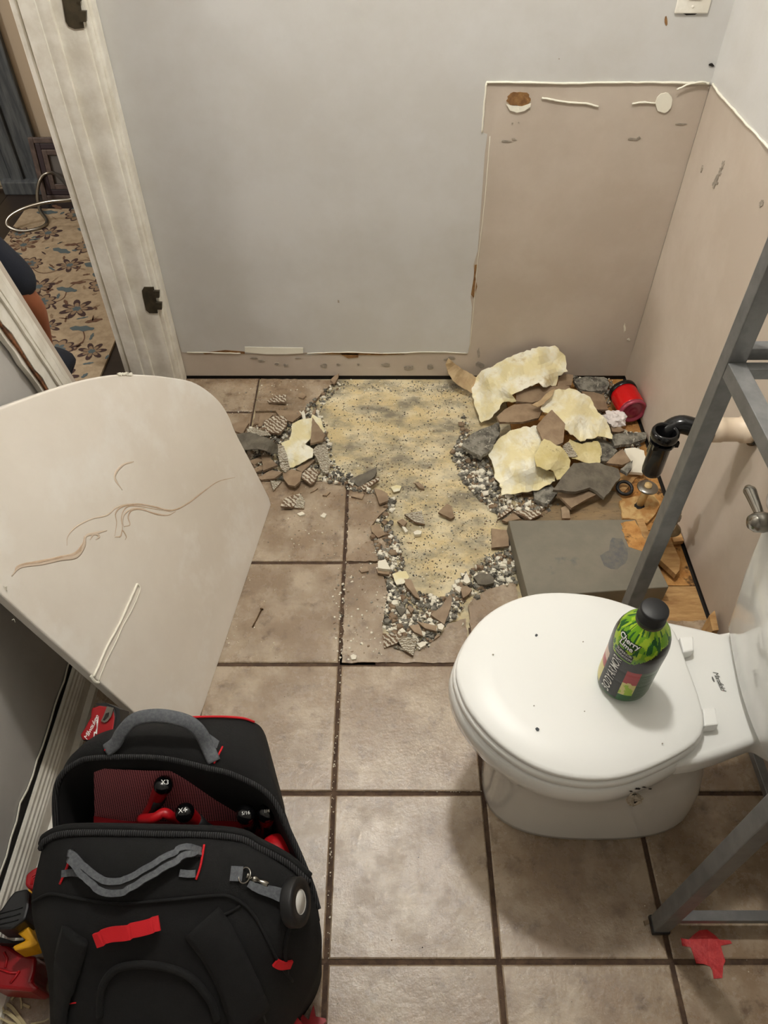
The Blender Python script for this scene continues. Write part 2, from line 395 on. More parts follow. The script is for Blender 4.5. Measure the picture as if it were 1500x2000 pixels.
# back wall: beige base wall with cool paint skin
wb = box('wall_back', (XL-.005, YB, .006), (XR+.1, YB+.1, ZC), M_beige); prop(wb, 'back wall, painted above a bare beige vanity outline', kind='structure')
box('wall_gap', (XL, YB+.004, -.012), (XR, YB+.09, .006), M_dark, wb)
def BW(x, y, off=0): return P(x, y, Y=YB-off)
skin = [(355, 688), (395, 691), (430, 687), (478, 691), (592, 690), (600, 694), (650, 690), (700, 688), (750, 691), (780, 688), (840, 689), (914, 690), (917, 672), (922, 600), (919, 580), (929, 545),
        (924, 520), (933, 490), (940, 400), (947, 300), (952, 262), (944, 260), (946, 210), (950, 162), (1060, 163), (1200, 162), (1389, 166)]
pts = [BW(*q, .0015) for q in skin]
pts[-1].x = XR-.004
pts += [Vector((XR, YB-.0015, pts[-1].z)), Vector((XR, YB-.0015, ZC)), Vector((XL, YB-.0015, ZC)), Vector((XL, YB-.0015, pts[0].z))]
zsp = .96
low = [p for p in pts if p.z < zsp]; low[-1] = Vector((XR, YB-.0015, low[-1].z))
prism('paint_layer', low+[Vector((XR, YB-.0015, zsp)), Vector((XL, YB-.0015, zsp))], (0, .002, 0), M_paint, wb)
prism('paint_layer', [(XL, YB-.0015, zsp), (XR, YB-.0015, zsp), (XR, YB-.0015, ZC), (XL, YB-.0015, ZC)], (0, .002, 0), M_paint, wb)
rag = [[(478, 678), (592, 680), (592, 690), (560, 692), (520, 692), (478, 688)]]
for q in rag: prism('torn_paper', [BW(*a, .004) for a in q], (0, .002, 0), M_caulk, wb)
for q in [[(395, 689), (440, 684), (478, 687), (478, 691), (440, 689), (400, 692)], [(592, 690), (640, 688), (740, 689), (790, 692), (740, 694), (640, 692)], [(665, 690), (700, 691), (700, 698), (680, 700), (668, 694)],
          [(927, 518), (932, 517), (928, 540), (932, 560), (925, 582), (920, 575), (925, 545)]]:
    prism('torn_paper', [BW(*a, .0025) for a in q], (0, .002, 0), M_brown, wb)
def bead(pl, r, parent, m=M_caulk, n=5, plane=None, jit=.0006, lab=None):
    pp = catmull([plane(*q) for q in pl], n); pp = [p+Vector((rnd.uniform(-jit, jit), rnd.uniform(-jit, 0) if parent.name.startswith('wall_back') else rnd.uniform(-jit, jit), rnd.uniform(-jit, jit))) for p in pp]
    return sweep('caulk_bead', pp, r, r, m, parent, seg=6, wf=lambda t: .75+.5*abs(noise.noise(Vector((t*9, r*1000, 0)))))
B2 = lambda x, y: BW(x, y, .003)
bead([(950, 161), (1020, 161), (1100, 163), (1180, 161), (1260, 161), (1340, 162), (1386, 162)], .0034, wb, plane=B2)
bead([(950, 161), (947, 190), (944, 225), (942, 258)], .0028, wb, plane=B2)
bead([(957, 266), (952, 330), (943, 430), (932, 520), (925, 600), (917, 685)], .0011, wb, plane=B2)
bead([(365, 688), (420, 689), (470, 690)], .0022, wb, plane=B2); bead([(600, 690), (680, 688), (760, 690), (840, 687), (913, 690)], .0018, wb, plane=B2)
bead([(1058, 191), (1080, 195), (1110, 200), (1145, 202), (1168, 208)], .0032, wb, plane=B2)
bead([(1234, 203), (1255, 200), (1280, 202)], .003, wb, plane=B2)
bead([(1322, 175), (1345, 165), (1372, 160), (1384, 164)], .0028, wb, plane=lambda x, y: BW(x, y, .010))
def blob(name, cxp, cyp, rx, ry, m, parent, plane, rot=0, th=.003, seg=22, j=.12, seed=1):
    r = random.Random(seed); pp = []
    for k in range(seg):
        a = 2*PI*k/seg; rr = 1+r.uniform(-j, j); X, Y = math.cos(a)*rx*rr, math.sin(a)*ry*rr
        pp.append(plane(cxp+X*math.cos(rot)-Y*math.sin(rot), cyp+X*math.sin(rot)+Y*math.cos(rot)))
    d = (pp[0]-pp[seg//3]).cross(pp[seg*2//3]-pp[0]).normalized()
    if d.dot(pp[0]-CAM) < 0: d = -d
    return prism(name, pp, d*th, m, parent)
blob('caulk_blob', 1297, 201, 16, 20, M_caulk, wb, lambda x, y: BW(x, y, .004), rot=.3, j=.06, seed=3)
blob('drywall_hole', 1013, 193, 23, 14, M_brown, wb, lambda x, y: BW(x, y, .002), seed=5)
prism('torn_paper', [BW(x, y, .005) for x, y in [(989, 203), (1000, 207), (1020, 208), (1037, 202), (1036, 209), (1024, 217), (1010, 220), (996, 216)]], (0, .002, 0), M_caulk, wb)
sc = [(988, 276, 9, 2), (1004, 272, 5, 2), (1236, 272, 8, 3), (1248, 269, 4, 2), (1330, 243, 13, 1.5), (1001, 241, 1.5, 1.5), (1013, 240, 1.5, 1.5), (1092, 115, 1.5, 1.5), (661, 589, 2, 3),
      (558, 714, 5, 3), (541, 711, 4, 3), (632, 714, 6, 4), (752, 713, 10, 3), (797, 718, 11, 4), (840, 716, 7, 4), (880, 700, 7, 3), (935, 690, 3, 10), (938, 712, 8, 6), (870, 703, 4, 2), (700, 712, 2, 2), (510, 705, 6, 1.5), (497, 700, 8, 1.5), (580, 700, 6, 1), (660, 712, 3, 2), (1220, 640, 2, 8), (1228, 663, 3, 2)]
for k, (x, y, a, b) in enumerate(sc):
    blob('scuff', x, y, a, b, M_scuff if y < 639 or y > 680 else M_caulk, wb, lambda x, y: BW(x, y, .002), th=.0015, seg=9, j=.4, seed=k)
blob('scuff', 1301, 41, 3, 9, M_brown, wb, lambda x, y: BW(x, y, .0025), th=.001, seg=9, j=.2)
blob('scuff', 1390, 127, 6, 3, M_dark, wb, lambda x, y: P(x, y, Y=YB-.004), th=.001, seg=9, j=.4)
# right wall
wr = box('wall_right', (XR, YF, .006), (XR+.1, YB, ZC), M_beige); prop(wr, 'right wall, painted above the old vanity line', kind='structure')
box('wall_gap', (XR+.004, YF, -.012), (XR+.09, YB, .006), M_dark, wr)
zl = .902
prism('paint_layer', [(XR-.0015, YB, zl), (XR-.0015, YF, zl+.02), (XR-.0015, YF, ZC), (XR-.0015, YB, ZC)], (.002, 0, 0), M_paint, wr)
bead([(1392, 164), (1410, 190), (1440, 222), (1470, 256), (1500, 286), (1530, 320)], .0034, wr, plane=lambda x, y: P(x, y, X=XR-.003), jit=.0012)
RW = lambda x, y: P(x, y, X=XR-.002)
blob('scuff', 1397, 355, 4, 12, M_scuff, wr, RW, rot=.4, j=.4, seed=2); blob('scuff', 1406, 335, 2.5, 10, M_scuff, wr, RW, rot=.3, j=.5, seed=8); blob('scuff', 1411, 322, 2, 8, M_scuff, wr, RW, rot=.2, j=.5, seed=9)
blob('scuff', 1370, 330, 1.5, 6, M_scuff, wr, RW, rot=.2, j=.4, seed=4); blob('scuff', 1486, 398, 3, 7, M_scuff, wr, RW, rot=.3, j=.4, seed=6); blob('scuff', 1232, 655, 2, 9, M_caulk, wr, lambda x, y: P(x, y, X=XR-.004), rot=.3, j=.4, seed=7)
# left wall, baseboard
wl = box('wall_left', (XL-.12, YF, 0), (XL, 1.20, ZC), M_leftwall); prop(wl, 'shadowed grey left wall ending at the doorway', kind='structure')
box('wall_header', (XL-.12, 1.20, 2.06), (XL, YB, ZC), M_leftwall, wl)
bbl = prop(bpy.data.objects.new('baseboard_left', None), 'white ridged baseboard coming loose along the left wall', kind='structure'); C.objects.link(bbl)
prof = [(.0, 0), (.016, 0), (.016, .050), (.0145, .054), (.0145, .060), (.012, .063), (.012, .070), (.009, .073), (.009, .082), (.006, .085), (.006, .094), (.002, .098), (0, .098)]
v1 = [Vector((XL+.006+a, YF+.01, z)) for a, z in prof]; v2 = [Vector((XL+.004+a, 1.13, z)) for a, z in prof]
mk('board', v1+v2, [(i, i+len(prof), (i+1) % len(prof)+len(prof), (i+1) % len(prof)) for i in range(len(prof))]+[tuple(range(len(prof))), tuple(range(2*len(prof)-1, len(prof)-1, -1))], M_white, bbl)
mk('shoe_strip', *(lambda a, b: ([(XL+.022, YF+.01, 0), (XL+.036, YF+.01, 0), (XL+.034, YF+.01, .010), (XL+.022, YF+.01, .016), (XL+.020, 1.13, 0), (XL+.034, 1.13, 0), (XL+.032, 1.13, .010), (XL+.020, 1.13, .016)], [(0, 1, 2, 3), (7, 6, 5, 4), (0, 4, 5, 1), (1, 5, 6, 2), (2, 6, 7, 3), (3, 7, 4, 0)]))(0, 0), M_white, bbl)
# torn drywall line above the baseboard
r = random.Random(4); up_, lo_ = [], []
for k in range(60):
    y = 1.12-k*.03; lo_.append(Vector((XL+.0015, y, .094))); up_.append(Vector((XL+.0015, y, .108+r.uniform(0, .010)+(.014 if 18 < k < 34 else 0)*r.random())))
prism('torn_drywall_gap', lo_+up_[::-1], (-.001, 0, 0), M_dark, wl)
sweep('torn_paint_edge', [p+Vector((.002, 0, .002)) for p in up_], .0016, .003, M_caulk, wl, seg=5)
# behind camera, ceiling
prop(box('wall_front', (XL-.12, YF-.1, 0), (XR+.1, YF, ZC), M_paint), kind='structure')
prop(box('ceiling', (-4.2, YF-.1, ZC), (XR+.1, 5.2, ZC+.1), mat('ceiling_white', (228, 226, 220), .8)), kind='structure')
cl = thing('ceiling_light', 'round flush ceiling light in the middle of the room', 'ceiling light', (LAMP.x, LAMP.y, ZC))
lathe('light_base', [(.0, 0), (.14, 0), (.145, -.02), (.12, -.022), (0, -.022)], M_white, cl, (LAMP.x, LAMP.y, ZC-.001))
# ------------------------------------------------------------------ doorway: far jamb with casing and hinges
door = prop(bpy.data.objects.new('door_1', None), 'open doorway with white moulded jamb and two bronze hinge leaves', kind='structure'); C.objects.link(door)
def jmb(name, x0, x1, y0, y1, m=M_white, bev=.003): return box(name, (x0, y0, 0), (x1, y1, 2.05), m, door, bev)
jmb('jamb_board', -.822, -.684, HY, YB-.002)
jmb('stop_moulding', -.800, -.745, HY-.012, HY, bev=.004); jmb('stop_moulding', -.815, -.775, HY-.016, HY, bev=.005)
jmb('hall_casing', -.838, -.822, HY-.005, YB+.05, bev=.004)
jmb('casing', -.69, -.672, HY+.006, YB-.003, bev=.006); jmb('casing_bead', -.676, -.664, HY+.022, YB-.003, bev=.005)
box('head_jamb', (-.82, 1.2, 2.05), (-.68, YB-.01, 2.065), M_white, door)
def hinge(poly, knuck, lab):
    h = prism('hinge_leaf', [P(x, y, Y=HY-.003) for x, y in poly], (0, .003, 0), M_bronze, door)
    for q in knuck: box('hinge_knuckle', P(*q[0], Y=HY-.012), P(*q[1], Y=HY-.002), M_bronze, h, .001) if False else prism('hinge_knuckle', [P(x, y, Y=HY-.009) for x, y in [q[0], (q[1][0], q[0][1]), q[1], (q[0][0], q[1][1])]], (0, .009, 0), M_bronze, h)
    for (x, y) in [(poly[0][0]+10, poly[0][1]+8), (poly[-2][0]+6, poly[-2][1]-8)]: pass
    return h
hinge([(281, 561), (300, 561), (304, 580), (308, 612), (292, 612), (285, 606), (279, 580), (277, 568)], [((299, 569), (311, 582)), ((304, 592), (316, 605))], '')
hinge([(116, -30), (152, -30), (157, 10), (164, 55), (146, 57), (134, 52), (128, 42), (121, 0)], [((150, -10), (158, 3)), ((155, 22), (168, 43))], '')
# leaning stripped casing board at the near side of the doorway
a0 = P(150, 745, X=XL+.018); a1 = P(0, 505, X=XL+.018); d = (a1-a0).normalized(); bot = a0-d*(a0.z/d.z); bot.z = 0; top = bot+d*2.0
side = Vector((0, -d.z, d.y)).normalized()
if side.y > 0: side = -side
cb = thing('loose_door_casing', 'splintered white door casing leaning behind the marble panel at the doorway', 'door casing', bot)
def strip(name, s0, s1, t0, t1, m, jag=0, seed=0):
    r = random.Random(seed); A, B = [], []
    n = 60
    for k in range(n+1):
        p = bot+(top-bot)*(k/n); j0 = r.uniform(-jag, jag); A.append(p+side*(s0)); B.append(p+side*(s1+j0))
    vs_ = [q+Vector((t0, 0, 0)) for q in A]+[q+Vector((t0, 0, 0)) for q in B]+[q+Vector((t1, 0, 0)) for q in B]+[q+Vector((t1, 0, 0)) for q in A]
    n1 = n+1; fs = []
    for k in range(n):
        for c in range(4): fs.append((c*n1+k, c*n1+k+1, ((c+1) % 4)*n1+k+1, ((c+1) % 4)*n1+k))
    fs += [(0, n1, 2*n1, 3*n1), (n, n1+n, 2*n1+n, 3*n1+n)]
    return fixnormals(mk(name, vs_, fs, m, cb))
strip('bare_edge', 0, .030, -.014, -.002, M_beige)
strip('moulding', .024, .098, -.010, .003, M_white, .004, 3)
strip('moulding_ridge', .050, .056, .0, .006, M_white); strip('moulding_ridge', .062, .070, .0, .008, M_white, .001, 5)
strip('paint_edge', .020, .030, -.002, .0032, M_white, .004, 9)
strip('split_wood', .096, .103, -.012, .001, mat('raw_split_wood', (140, 90, 55), .9, (80, 50, 30), 60), .0015, 6)
strip('splinter', .100, .112, -.014, -.004, M_white, .002, 8)
# ------------------------------------------------------------------ hallway
HX0, HY1 = -4.0, 3.47
M_hallwall = mat('hall_beige_paint', (176, 160, 138), .7)
prop(box('wall_hall_far', (HX0, HY1, 0), (-.6, HY1+.1, ZC), M_hallwall), kind='structure')
prop(box('wall_hall_side', (-.83, YB+.1, 0), (-.71, HY1, ZC), M_hallwall), kind='structure')
prop(box('wall_hall_left', (HX0-.1, YF, 0), (HX0, HY1+.1, ZC), M_hallwall), kind='structure')
prop(box('wall_hall_front', (HX0, YF-.1, 0), (XL-.12, YF, ZC), M_hallwall), kind='structure')
hf = prop(bpy.data.objects.new('floor_hall', None), 'dark wood plank floor of the hallway', kind='structure'); C.objects.link(hf)
M_plank = mat('dark_wood_plank', (38, 28, 22), .35, (28, 20, 16), 12, stretch=(1, 6, 1), randv=.2)
k = 0
for i in range(14):
    xa = -4.0+i*.2265
    for j in range(4):
        ya = YF+j*1.12; box('plank', (xa+.001, ya+.001, -.014), (min(xa+.2255, -.82), min(ya+1.119, HY1), 0), M_plank, hf)
box('threshold', (-.83, 1.19, -.012), (XL+.0, YB, .004), M_plank, door)
# rug with flower print woven as a flat inlay
rug = thing('hall_rug', 'beige hallway runner rug with brown and blue flowers and vines', 'rug', (-1.25, 2.3, 0))
M_rug = mat('rug_pile', (164, 147, 122), .95, (148, 131, 107), 40, bump=.6, bscale=500)
rp = [P(236, 652, 0), P(205, 745, 0), Vector((-1.0, 1.2, 0)), Vector((-1.62, 1.2, 0)), Vector((-1.60, 2.6, 0)), Vector((-1.52, 3.2, 0)), Vector((-1.40, 3.26, 0)), Vector((-.98, 3.26, 0)), Vector((-.95, 2.6, 0))]
xr0 = -.955
rp = [Vector((xr0, 1.2, .008)), Vector((xr0, 3.25, .008)), Vector((-1.60, 3.25, .008)), Vector((-1.60, 1.2, .008))]
prism('pile', rp, (0, 0, -.008), M_rug, rug)
M_f = [mat('rug_brown', (92, 66, 50), .95), mat('rug_blue', (76, 88, 92), .95), mat('rug_taupe', (128, 108, 86), .95), mat('rug_dark', (58, 40, 38), .95)]
fv, ff, fm = [], [], []
def poly2(pts, z, mi):
    k = len(fv); fv.extend([(p[0], p[1], z) for p in pts]); ff.append(tuple(range(k, k+len(pts)))); fm.append(mi)
rr = random.Random(12)
def star(cx_, cy_, r, n, inner, mi, z, ph=0):
    c = []
    for k in range(n*6):
        a = ph+2*PI*k/(n*6); q = r*(inner+(1-inner)*abs(math.cos(a*n/2-ph*n/2))); c.append((cx_+q*math.cos(a), cy_+q*math.sin(a)))
    poly2(c, z, mi)
def leaf(cx_, cy_, L, wd, ang, mi, z=.0087):
    c = []
    for k in range(14):
        a = 2*PI*k/14; X = math.cos(a)*L; Y = math.sin(a)*wd*(1.0 if k % 2 else .6); c.append((cx_+X*math.cos(ang)-Y*math.sin(ang), cy_+X*math.sin(ang)+Y*math.cos(ang)))
    poly2(c, z, mi)
def vine(p, q, b, mi=0):
    pp = [Vector((p[0]+(q[0]-p[0])*t/12+b*math.sin(t/12*PI)*(-(q[1]-p[1])), p[1]+(q[1]-p[1])*t/12+b*math.sin(t/12*PI)*(q[0]-p[0]), 0)) for t in range(13)]
    for t in range(12):
        d_ = (pp[t+1]-pp[t]).normalized(); n_ = Vector((-d_.y, d_.x, 0))*.0022; poly2([pp[t]-n_, pp[t+1]-n_, pp[t+1]+n_, pp[t]+n_], .0084, mi)
cells = []
for iy in range(14):
    for ix in range(5):
        cells.append((-1.56+ix*.14+rr.uniform(-.025, .025)+(.07 if iy % 2 else 0), 1.3+iy*.145+rr.uniform(-.03, .03)))
for k, (a, b) in enumerate(cells):
    if a > xr0-.05: continue
    t = k % 3; s_ = rr.uniform(.05, .07); ph = rr.random()*6
    if t == 0:
        star(a, b, s_, 9, .72, 3, .0086, ph); star(a, b, s_*.86, 9, .72, 2, .0088, ph); star(a, b, s_*.5, 7, .6, 1, .0090, ph); star(a, b, s_*.2, 6, .7, 0, .0092, ph)
    elif t == 1:
        star(a, b, s_*.95, 7, .35, rr.choice([0, 3]), .0086, ph); star(a, b, s_*.6, 7, .4, 2, .0088, ph); star(a, b, s_*.25, 6, .7, 1, .0090)
    else:
        leaf(a, b, s_*.85, s_*.36, rr.uniform(-.5, .5), 1); leaf(a+.03, b+.05, s_*.6, s_*.25, rr.uniform(-1, 1), 0)
    for _ in range(4):
        q = rr.uniform(0, 6.28); leaf(a+math.cos(q)*.07, b+math.sin(q)*.07, rr.uniform(.010, .024), rr.uniform(.004, .009), rr.uniform(0, 3), rr.choice([0, 1, 2, 3]))
    if k+6 < len(cells) and rr.random() < .8:
        q = cells[k+rr.choice([1, 5, 6])]; 
        if abs(q[0]-a) < .25 and q[0] < xr0-.03: vine((a, b), q, rr.choice([-.4, .4]))
o = mk('floral_pattern', fv, ff, M_f, rug, midx=fm); prop(o, kind='stuff')
# dark hall door frame, picture frame, hose
M_weath = mat('weathered_blue_grey_wood', (62, 66, 70), .5, (88, 92, 94), 20, stretch=(3, 1, .3))
hd = prop(bpy.data.objects.new('door_2', None), 'dark blue-grey door casing at the hallway end', kind='structure'); C.objects.link(hd)
ex = P(75, 300, Y=HY1-.03).x
box('casing', (ex-.10, HY1-.03, .0), (ex, HY1, 2.1), M_weath, hd, .006); box('casing', (ex-.16, HY1-.045, 0), (ex-.10, HY1, 2.1), M_weath, hd, .01); box('casing', (ex-.22, HY1-.03, 0), (ex-.165, HY1, 2.1), M_weath, hd, .008)
box('door_panel', (ex-1.0, HY1-.015, .02), (ex-.22, HY1, 2.05), mat('cream_door_panel', (150, 140, 116), .7), hd)
box('plinth_block', (ex-.20, HY1-.07, 0), (ex+.03, HY1-.0, .06), M_weath, hd, .006)
box('strike_slot', (ex-.045, HY1-.034, .72), (ex-.02, HY1-.028, .86), M_dark, hd)
ff_ = P(108, 388, Z=0); fx0 = ff_.x; fyy = ff_.y
pf = thing('leaning_picture_frame', 'small dark wooden frame leaning on the hallway wall beyond the rug', 'picture frame', (fx0+.15, fyy, 0))
M_frame = mat('dark_brown_frame', (66, 54, 50), .45, (90, 76, 70), 30); M_frame2 = mat('dark_frame_inner', (44, 30, 36), .5)
def frm(name, w0, w1, h0, h1, y, m):
    bm = bmesh.new()
    for lo, hi in [((w0, y, h0), (w0+.022, y+.02, h1)), ((w1-.022, y, h0), (w1, y+.02, h1)), ((w0+.022, y, h0), (w1-.022, y+.02, h0+.022)), ((w0+.022, y, h1-.022), (w1-.022, y+.02, h1))]: boxbm(bm, lo, hi, .002)
    o = mk_bm(name, bm, m, pf); return o
T = Matrix.Translation((fx0-.05, fyy-.02, 0)) @ Matrix.Rotation(math.radians(-12), 4, 'X')
for nm, a, b, y, m in [('outer_rail', 0, .25, 0, M_frame), ('inner_rail', .024, .226, .004, M_frame2), ('inner_bead', .048, .202, .0, M_frame)]:
    o = frm(nm, a, .30-a, a, .26-a, y, m); o.data.transform(T)
o = box('backing', (.03, .012, .03), (.27, .018, .23), mat('grey_backing', (92, 88, 84), .6), pf); o.data.transform(T)
hose = thing('looped_metal_hose', 'thin shiny metal supply hose looped on the hallway floor', 'hose', (-1.5, 3.1, 0))
hp = [(165, 392, .16), (130, 360, .14), (105, 338, .12), (82, 345, .10), (73, 375, .06), (78, 410, .02), (92, 432, .012), (80, 445, .012), (45, 452, .012), (16, 442, .03), (18, 425, .06), (45, 408, .09), (90, 395, .12), (130, 391, .13), (165, 388, .13)]
sweep('braided_tube', catmull([P(x, y, Z=z) for x, y, z in hp], 6), .008, .008, M_chrome, hose, seg=8)
# ------------------------------------------------------------------ person crouching in the hallway
per = thing('person', 'person kneeling in the hallway, navy t-shirt sleeve and bare forearm showing', 'person', (-1.08, 1.6, 0))
def skinbody(name, joints, edges, m, parent, sub=2):
    me = bpy.data.meshes.new(name); me.from_pydata([tuple(j[0]) for j in joints], edges, []); me.materials.append(m)
    o = bpy.data.objects.new(name, me); C.objects.link(o); o.parent = parent; o.matrix_parent_inverse = Matrix.Translation(parent_loc(parent)).inverted()
    md = o.modifiers.new('skin', 'SKIN'); md.use_smooth_shade = True
    for i, j in enumerate(joints):
        r_ = j[1] if isinstance(j[1], tuple) else (j[1], j[1]); me.skin_vertices[0].data[i].radius = r_
    me.skin_vertices[0].data[0].use_root = True
    s_ = o.modifiers.new('sub', 'SUBSURF'); s_.levels = sub; s_.render_levels = sub
    return o
M_skin = mat('warm_brown_skin', (156, 92, 60), .55); M_navy = mat('navy_cotton', (24, 30, 44), .9, bump=.3, bscale=300); M_jean = mat('dark_denim', (26, 34, 48), .9, bump=.3, bscale=500); M_hair = mat('dark_hair', (20, 16, 14), .7)
sh = Vector((-.965, 1.60, .74)); el = P(64, 600, Z=.455); wr_ = P(90, 700, Z=.22)
J = [((-1.14, 1.40, .30), (.13, .11)), ((-1.14, 1.46, .45), (.12, .10)), ((-1.13, 1.54, .62), (.14, .10)), ((-1.13, 1.60, .76), (.10, .07)), ((-1.13, 1.64, .83), (.052, .05)), ((-1.13, 1.69, .90), (.075, .08)), ((-1.13, 1.72, .99), (.078, .09)), ((-1.13, 1.72, 1.04), (.05, .06)),
     (sh, .055), (el, .037), (wr_, .028), (wr_+Vector((-.05, .03, -.06)), .036),
     ((-1.31, 1.60, .74), .055), ((-1.36, 1.78, .52), .043), ((-1.24, 1.92, .34), .028), ((-1.20, 1.97, .29), .036),
     ((-1.05, 1.42, .28), .10), ((-1.03, 1.86, .12), .062), ((-1.06, 1.48, .06), .045), ((-1.06, 1.40, .05), .035),
     ((-1.24, 1.42, .28), .10), ((-1.27, 1.86, .12), .062), ((-1.24, 1.48, .06), .045), ((-1.24, 1.40, .05), .035)]
E_ = [(0, 1), (1, 2), (2, 3), (3, 4), (4, 5), (5, 6), (6, 7), (3, 8), (8, 9), (9, 10), (10, 11), (3, 12), (12, 13), (13, 14), (14, 15), (0, 16), (16, 17), (17, 18), (18, 19), (0, 20), (20, 21), (21, 22), (22, 23)]
body = skinbody('body', J, E_, M_skin, per)
sl = P(54, 568, Z=.50)
skinbody('tshirt', [((-1.14, 1.40, .32), (.15, .13)), ((-1.14, 1.46, .46), (.14, .12)), ((-1.13, 1.54, .62), (.16, .12)), ((-1.13, 1.60, .76), (.12, .085)), (sh, .068), (sh.lerp(sl, .6), .060), (sl, .060), ((-1.31, 1.60, .74), .068), ((-1.34, 1.70, .62), .060)],
         [(0, 1), (1, 2), (2, 3), (3, 4), (4, 5), (5, 6), (3, 7), (7, 8)], M_navy, per)
skinbody('jeans', [((-1.14, 1.38, .27), (.15, .12)), ((-1.05, 1.42, .27), .11), (P(118, 690, Z=.12), .066), ((-1.08, 1.48, .07), .055), ((-1.24, 1.42, .27), .11), ((-1.28, 1.88, .12), .072), ((-1.24, 1.48, .07), .055)], [(0, 1), (1, 2), (2, 3), (0, 4), (4, 5), (5, 6)], M_jean, per)
for hand in (wr_+Vector((-.05, .03, -.06)), Vector((-1.20, 1.97, .29))):
    for k in range(5):
        dx = (k-2)*.016; L = [.05, .07, .075, .07, .055][k]
        a_ = hand+Vector((dx, .01, -.01)); b_ = a_+Vector((dx*.3, L*.5, -L*.5)); c_ = b_+Vector((0, L*.2, -L*.5))
        sweep('finger', catmull([a_, b_, c_], 4), .0085, .0085, M_skin, per, seg=8, wf=lambda t: 1-.25*t)
bm = bmesh.new(); bmesh.ops.create_uvsphere(bm, u_segments=20, v_segments=14, radius=1)
for v in bm.verts:
    v.co = Vector((v.co.x*.088, v.co.y*.10, v.co.z*.085))
    if v.co.z < -.01: v.co.z = -.01-.02*(v.co.y < 0)
    v.co += Vector((-1.13, 1.70, 1.005))
mk_bm('hair', bm, M_hair, per, True)
for dx in (-.03, .03): lathe('eye', [(0, -.012), (.009, -.008), (.012, 0), (.009, .008), (0, .012)], M_text, per, (-1.13+dx, 1.79, .965), seg=10)
sweep('nose', [(-1.13, 1.80, .965), (-1.13, 1.815, .94)], .010, .012, M_skin, per, seg=8)
sweep('mouth', [(-1.15, 1.79, .91), (-1.13, 1.798, .91), (-1.11, 1.79, .91)], .005, .004, mat('lip', (130, 70, 60), .5), per, seg=8)
for s_ in (-1, 1): sweep('ear', [(-1.13+s_*.08, 1.70, .98), (-1.13+s_*.09, 1.69, .95), (-1.13+s_*.082, 1.70, .93)], .010, .014, M_skin, per, seg=8)
for xx in (-1.06, -1.24): sweep('shoe', [(xx, 1.44, .04), (xx, 1.36, .035), (xx, 1.27, .03)], .045, .03, M_matblack, per, seg=10)
# ------------------------------------------------------------------ marble panel leaning on the left wall
A0 = P(530, 985, Z=0); B0 = P(392, 1398, Z=0); Q0 = P(0, 1160, X=-.625)
NS = (B0-A0).cross(Q0-A0).normalized()
if NS.x < 0: NS = -NS
def SL(x, y, off=0):
    r = ray(x, y); t = (A0-CAM).dot(NS)/r.dot(NS); return CAM+r*t+NS*off
slab = thing('marble_panel', 'big cream cultured marble panel with rounded corner leaning on left wall', 'panel', (-.45, 1.1, 0))
sl_o = [(380, 1436), (392, 1398), (425, 1295), (480, 1128), (530, 985)]
sl_o = [(380, 1436), (530, 986)]+[(q.x, q.y) for q in catmull([(526, 972, 0), (505, 930, 0), (480, 882, 0), (460, 843, 0), (447, 812, 0), (430, 785, 0), (405, 762, 0), (375, 745, 0), (335, 737, 0), (290, 732, 0), (230, 731, 0), (170, 740, 0), (120, 754, 0), (60, 774, 0), (0, 796, 0), (-70, 822, 0)], 4)]+[(-75, 1095), (0, 1160), (90, 1241), (180, 1320), (265, 1395), (318, 1440)]
M_marble = mat('cultured_marble', (236, 229, 218), .3, (222, 213, 200), 2.2, .35, .7, bump=.05, bscale=60, col3=(240, 236, 228), n3=5, l3=.5, h3=.7)
face = [SL(x, y) for x, y in sl_o]
pan = prism('panel', face, -NS*.022, M_marble, slab)
bv = pan.modifiers.new('bev', 'BEVEL'); bv.width = .004; bv.segments = 3; bv.limit_method = 'ANGLE'
# veins as thin inlays
M_vein = mat('tan_vein', (196, 168, 140), .3, (214, 192, 168), 30); M_vein2 = mat('pale_vein', (218, 200, 180), .3)
def c5(x, y): return (x*.3733, 700+y*.3733)
def vein(pl, w0, m=M_vein):
    w0 *= 1.7
    pp = catmull([SL(*c5(*q), .0002) for q in pl], 6)
    o = sweep('vein', pp, w0, .00025, m, slab, up=[NS]*len(pp), seg=6, wf=lambda t: .25+.9*math.sin(PI*t)**.7*(0.7+.5*noise.noise(Vector((t*6, w0*900, 0)))))
vein([(75, 1120), (100, 1085), (200, 1065), (300, 1045), (390, 1020), (430, 975), (440, 935)], .0016)
vein([(60, 1140), (110, 1090), (220, 1075), (320, 1050), (400, 1035), (440, 980), (450, 930), (500, 915), (560, 900)], .0025, M_vein2)
vein([(350, 980), (355, 930), (400, 880), (480, 840), (560, 820), (610, 780), (680, 762), (760, 770)], .0012, M_vein2)
vein([(600, 930), (610, 860), (605, 810), (640, 775), (720, 762), (800, 775), (900, 795), (980, 760), (1060, 700), (1140, 645), (1230, 622)], .0013)
vein([(650, 880), (680, 870), (670, 830), (690, 795), (740, 790), (820, 815), (880, 820), (920, 800)], .0013)
vein([(625, 940), (640, 890), (635, 830), (660, 780), (720, 772), (820, 790), (900, 805)], .0010)
vein([(650, 885), (640, 850), (655, 810), (700, 785), (760, 785)], .0014, M_vein2)
vein([(600, 935), (630, 930), (640, 900), (660, 930), (655, 950)], .0012)
vein([(470, 950), (490, 920), (520, 930), (500, 950)], .0016, M_vein2)
vein([(440, 930), (445, 970), (425, 1000), (380, 1030), (330, 1040)], .0022)
vein([(700, 540), (640, 560), (600, 620), (640, 690)], .002, M_vein2)
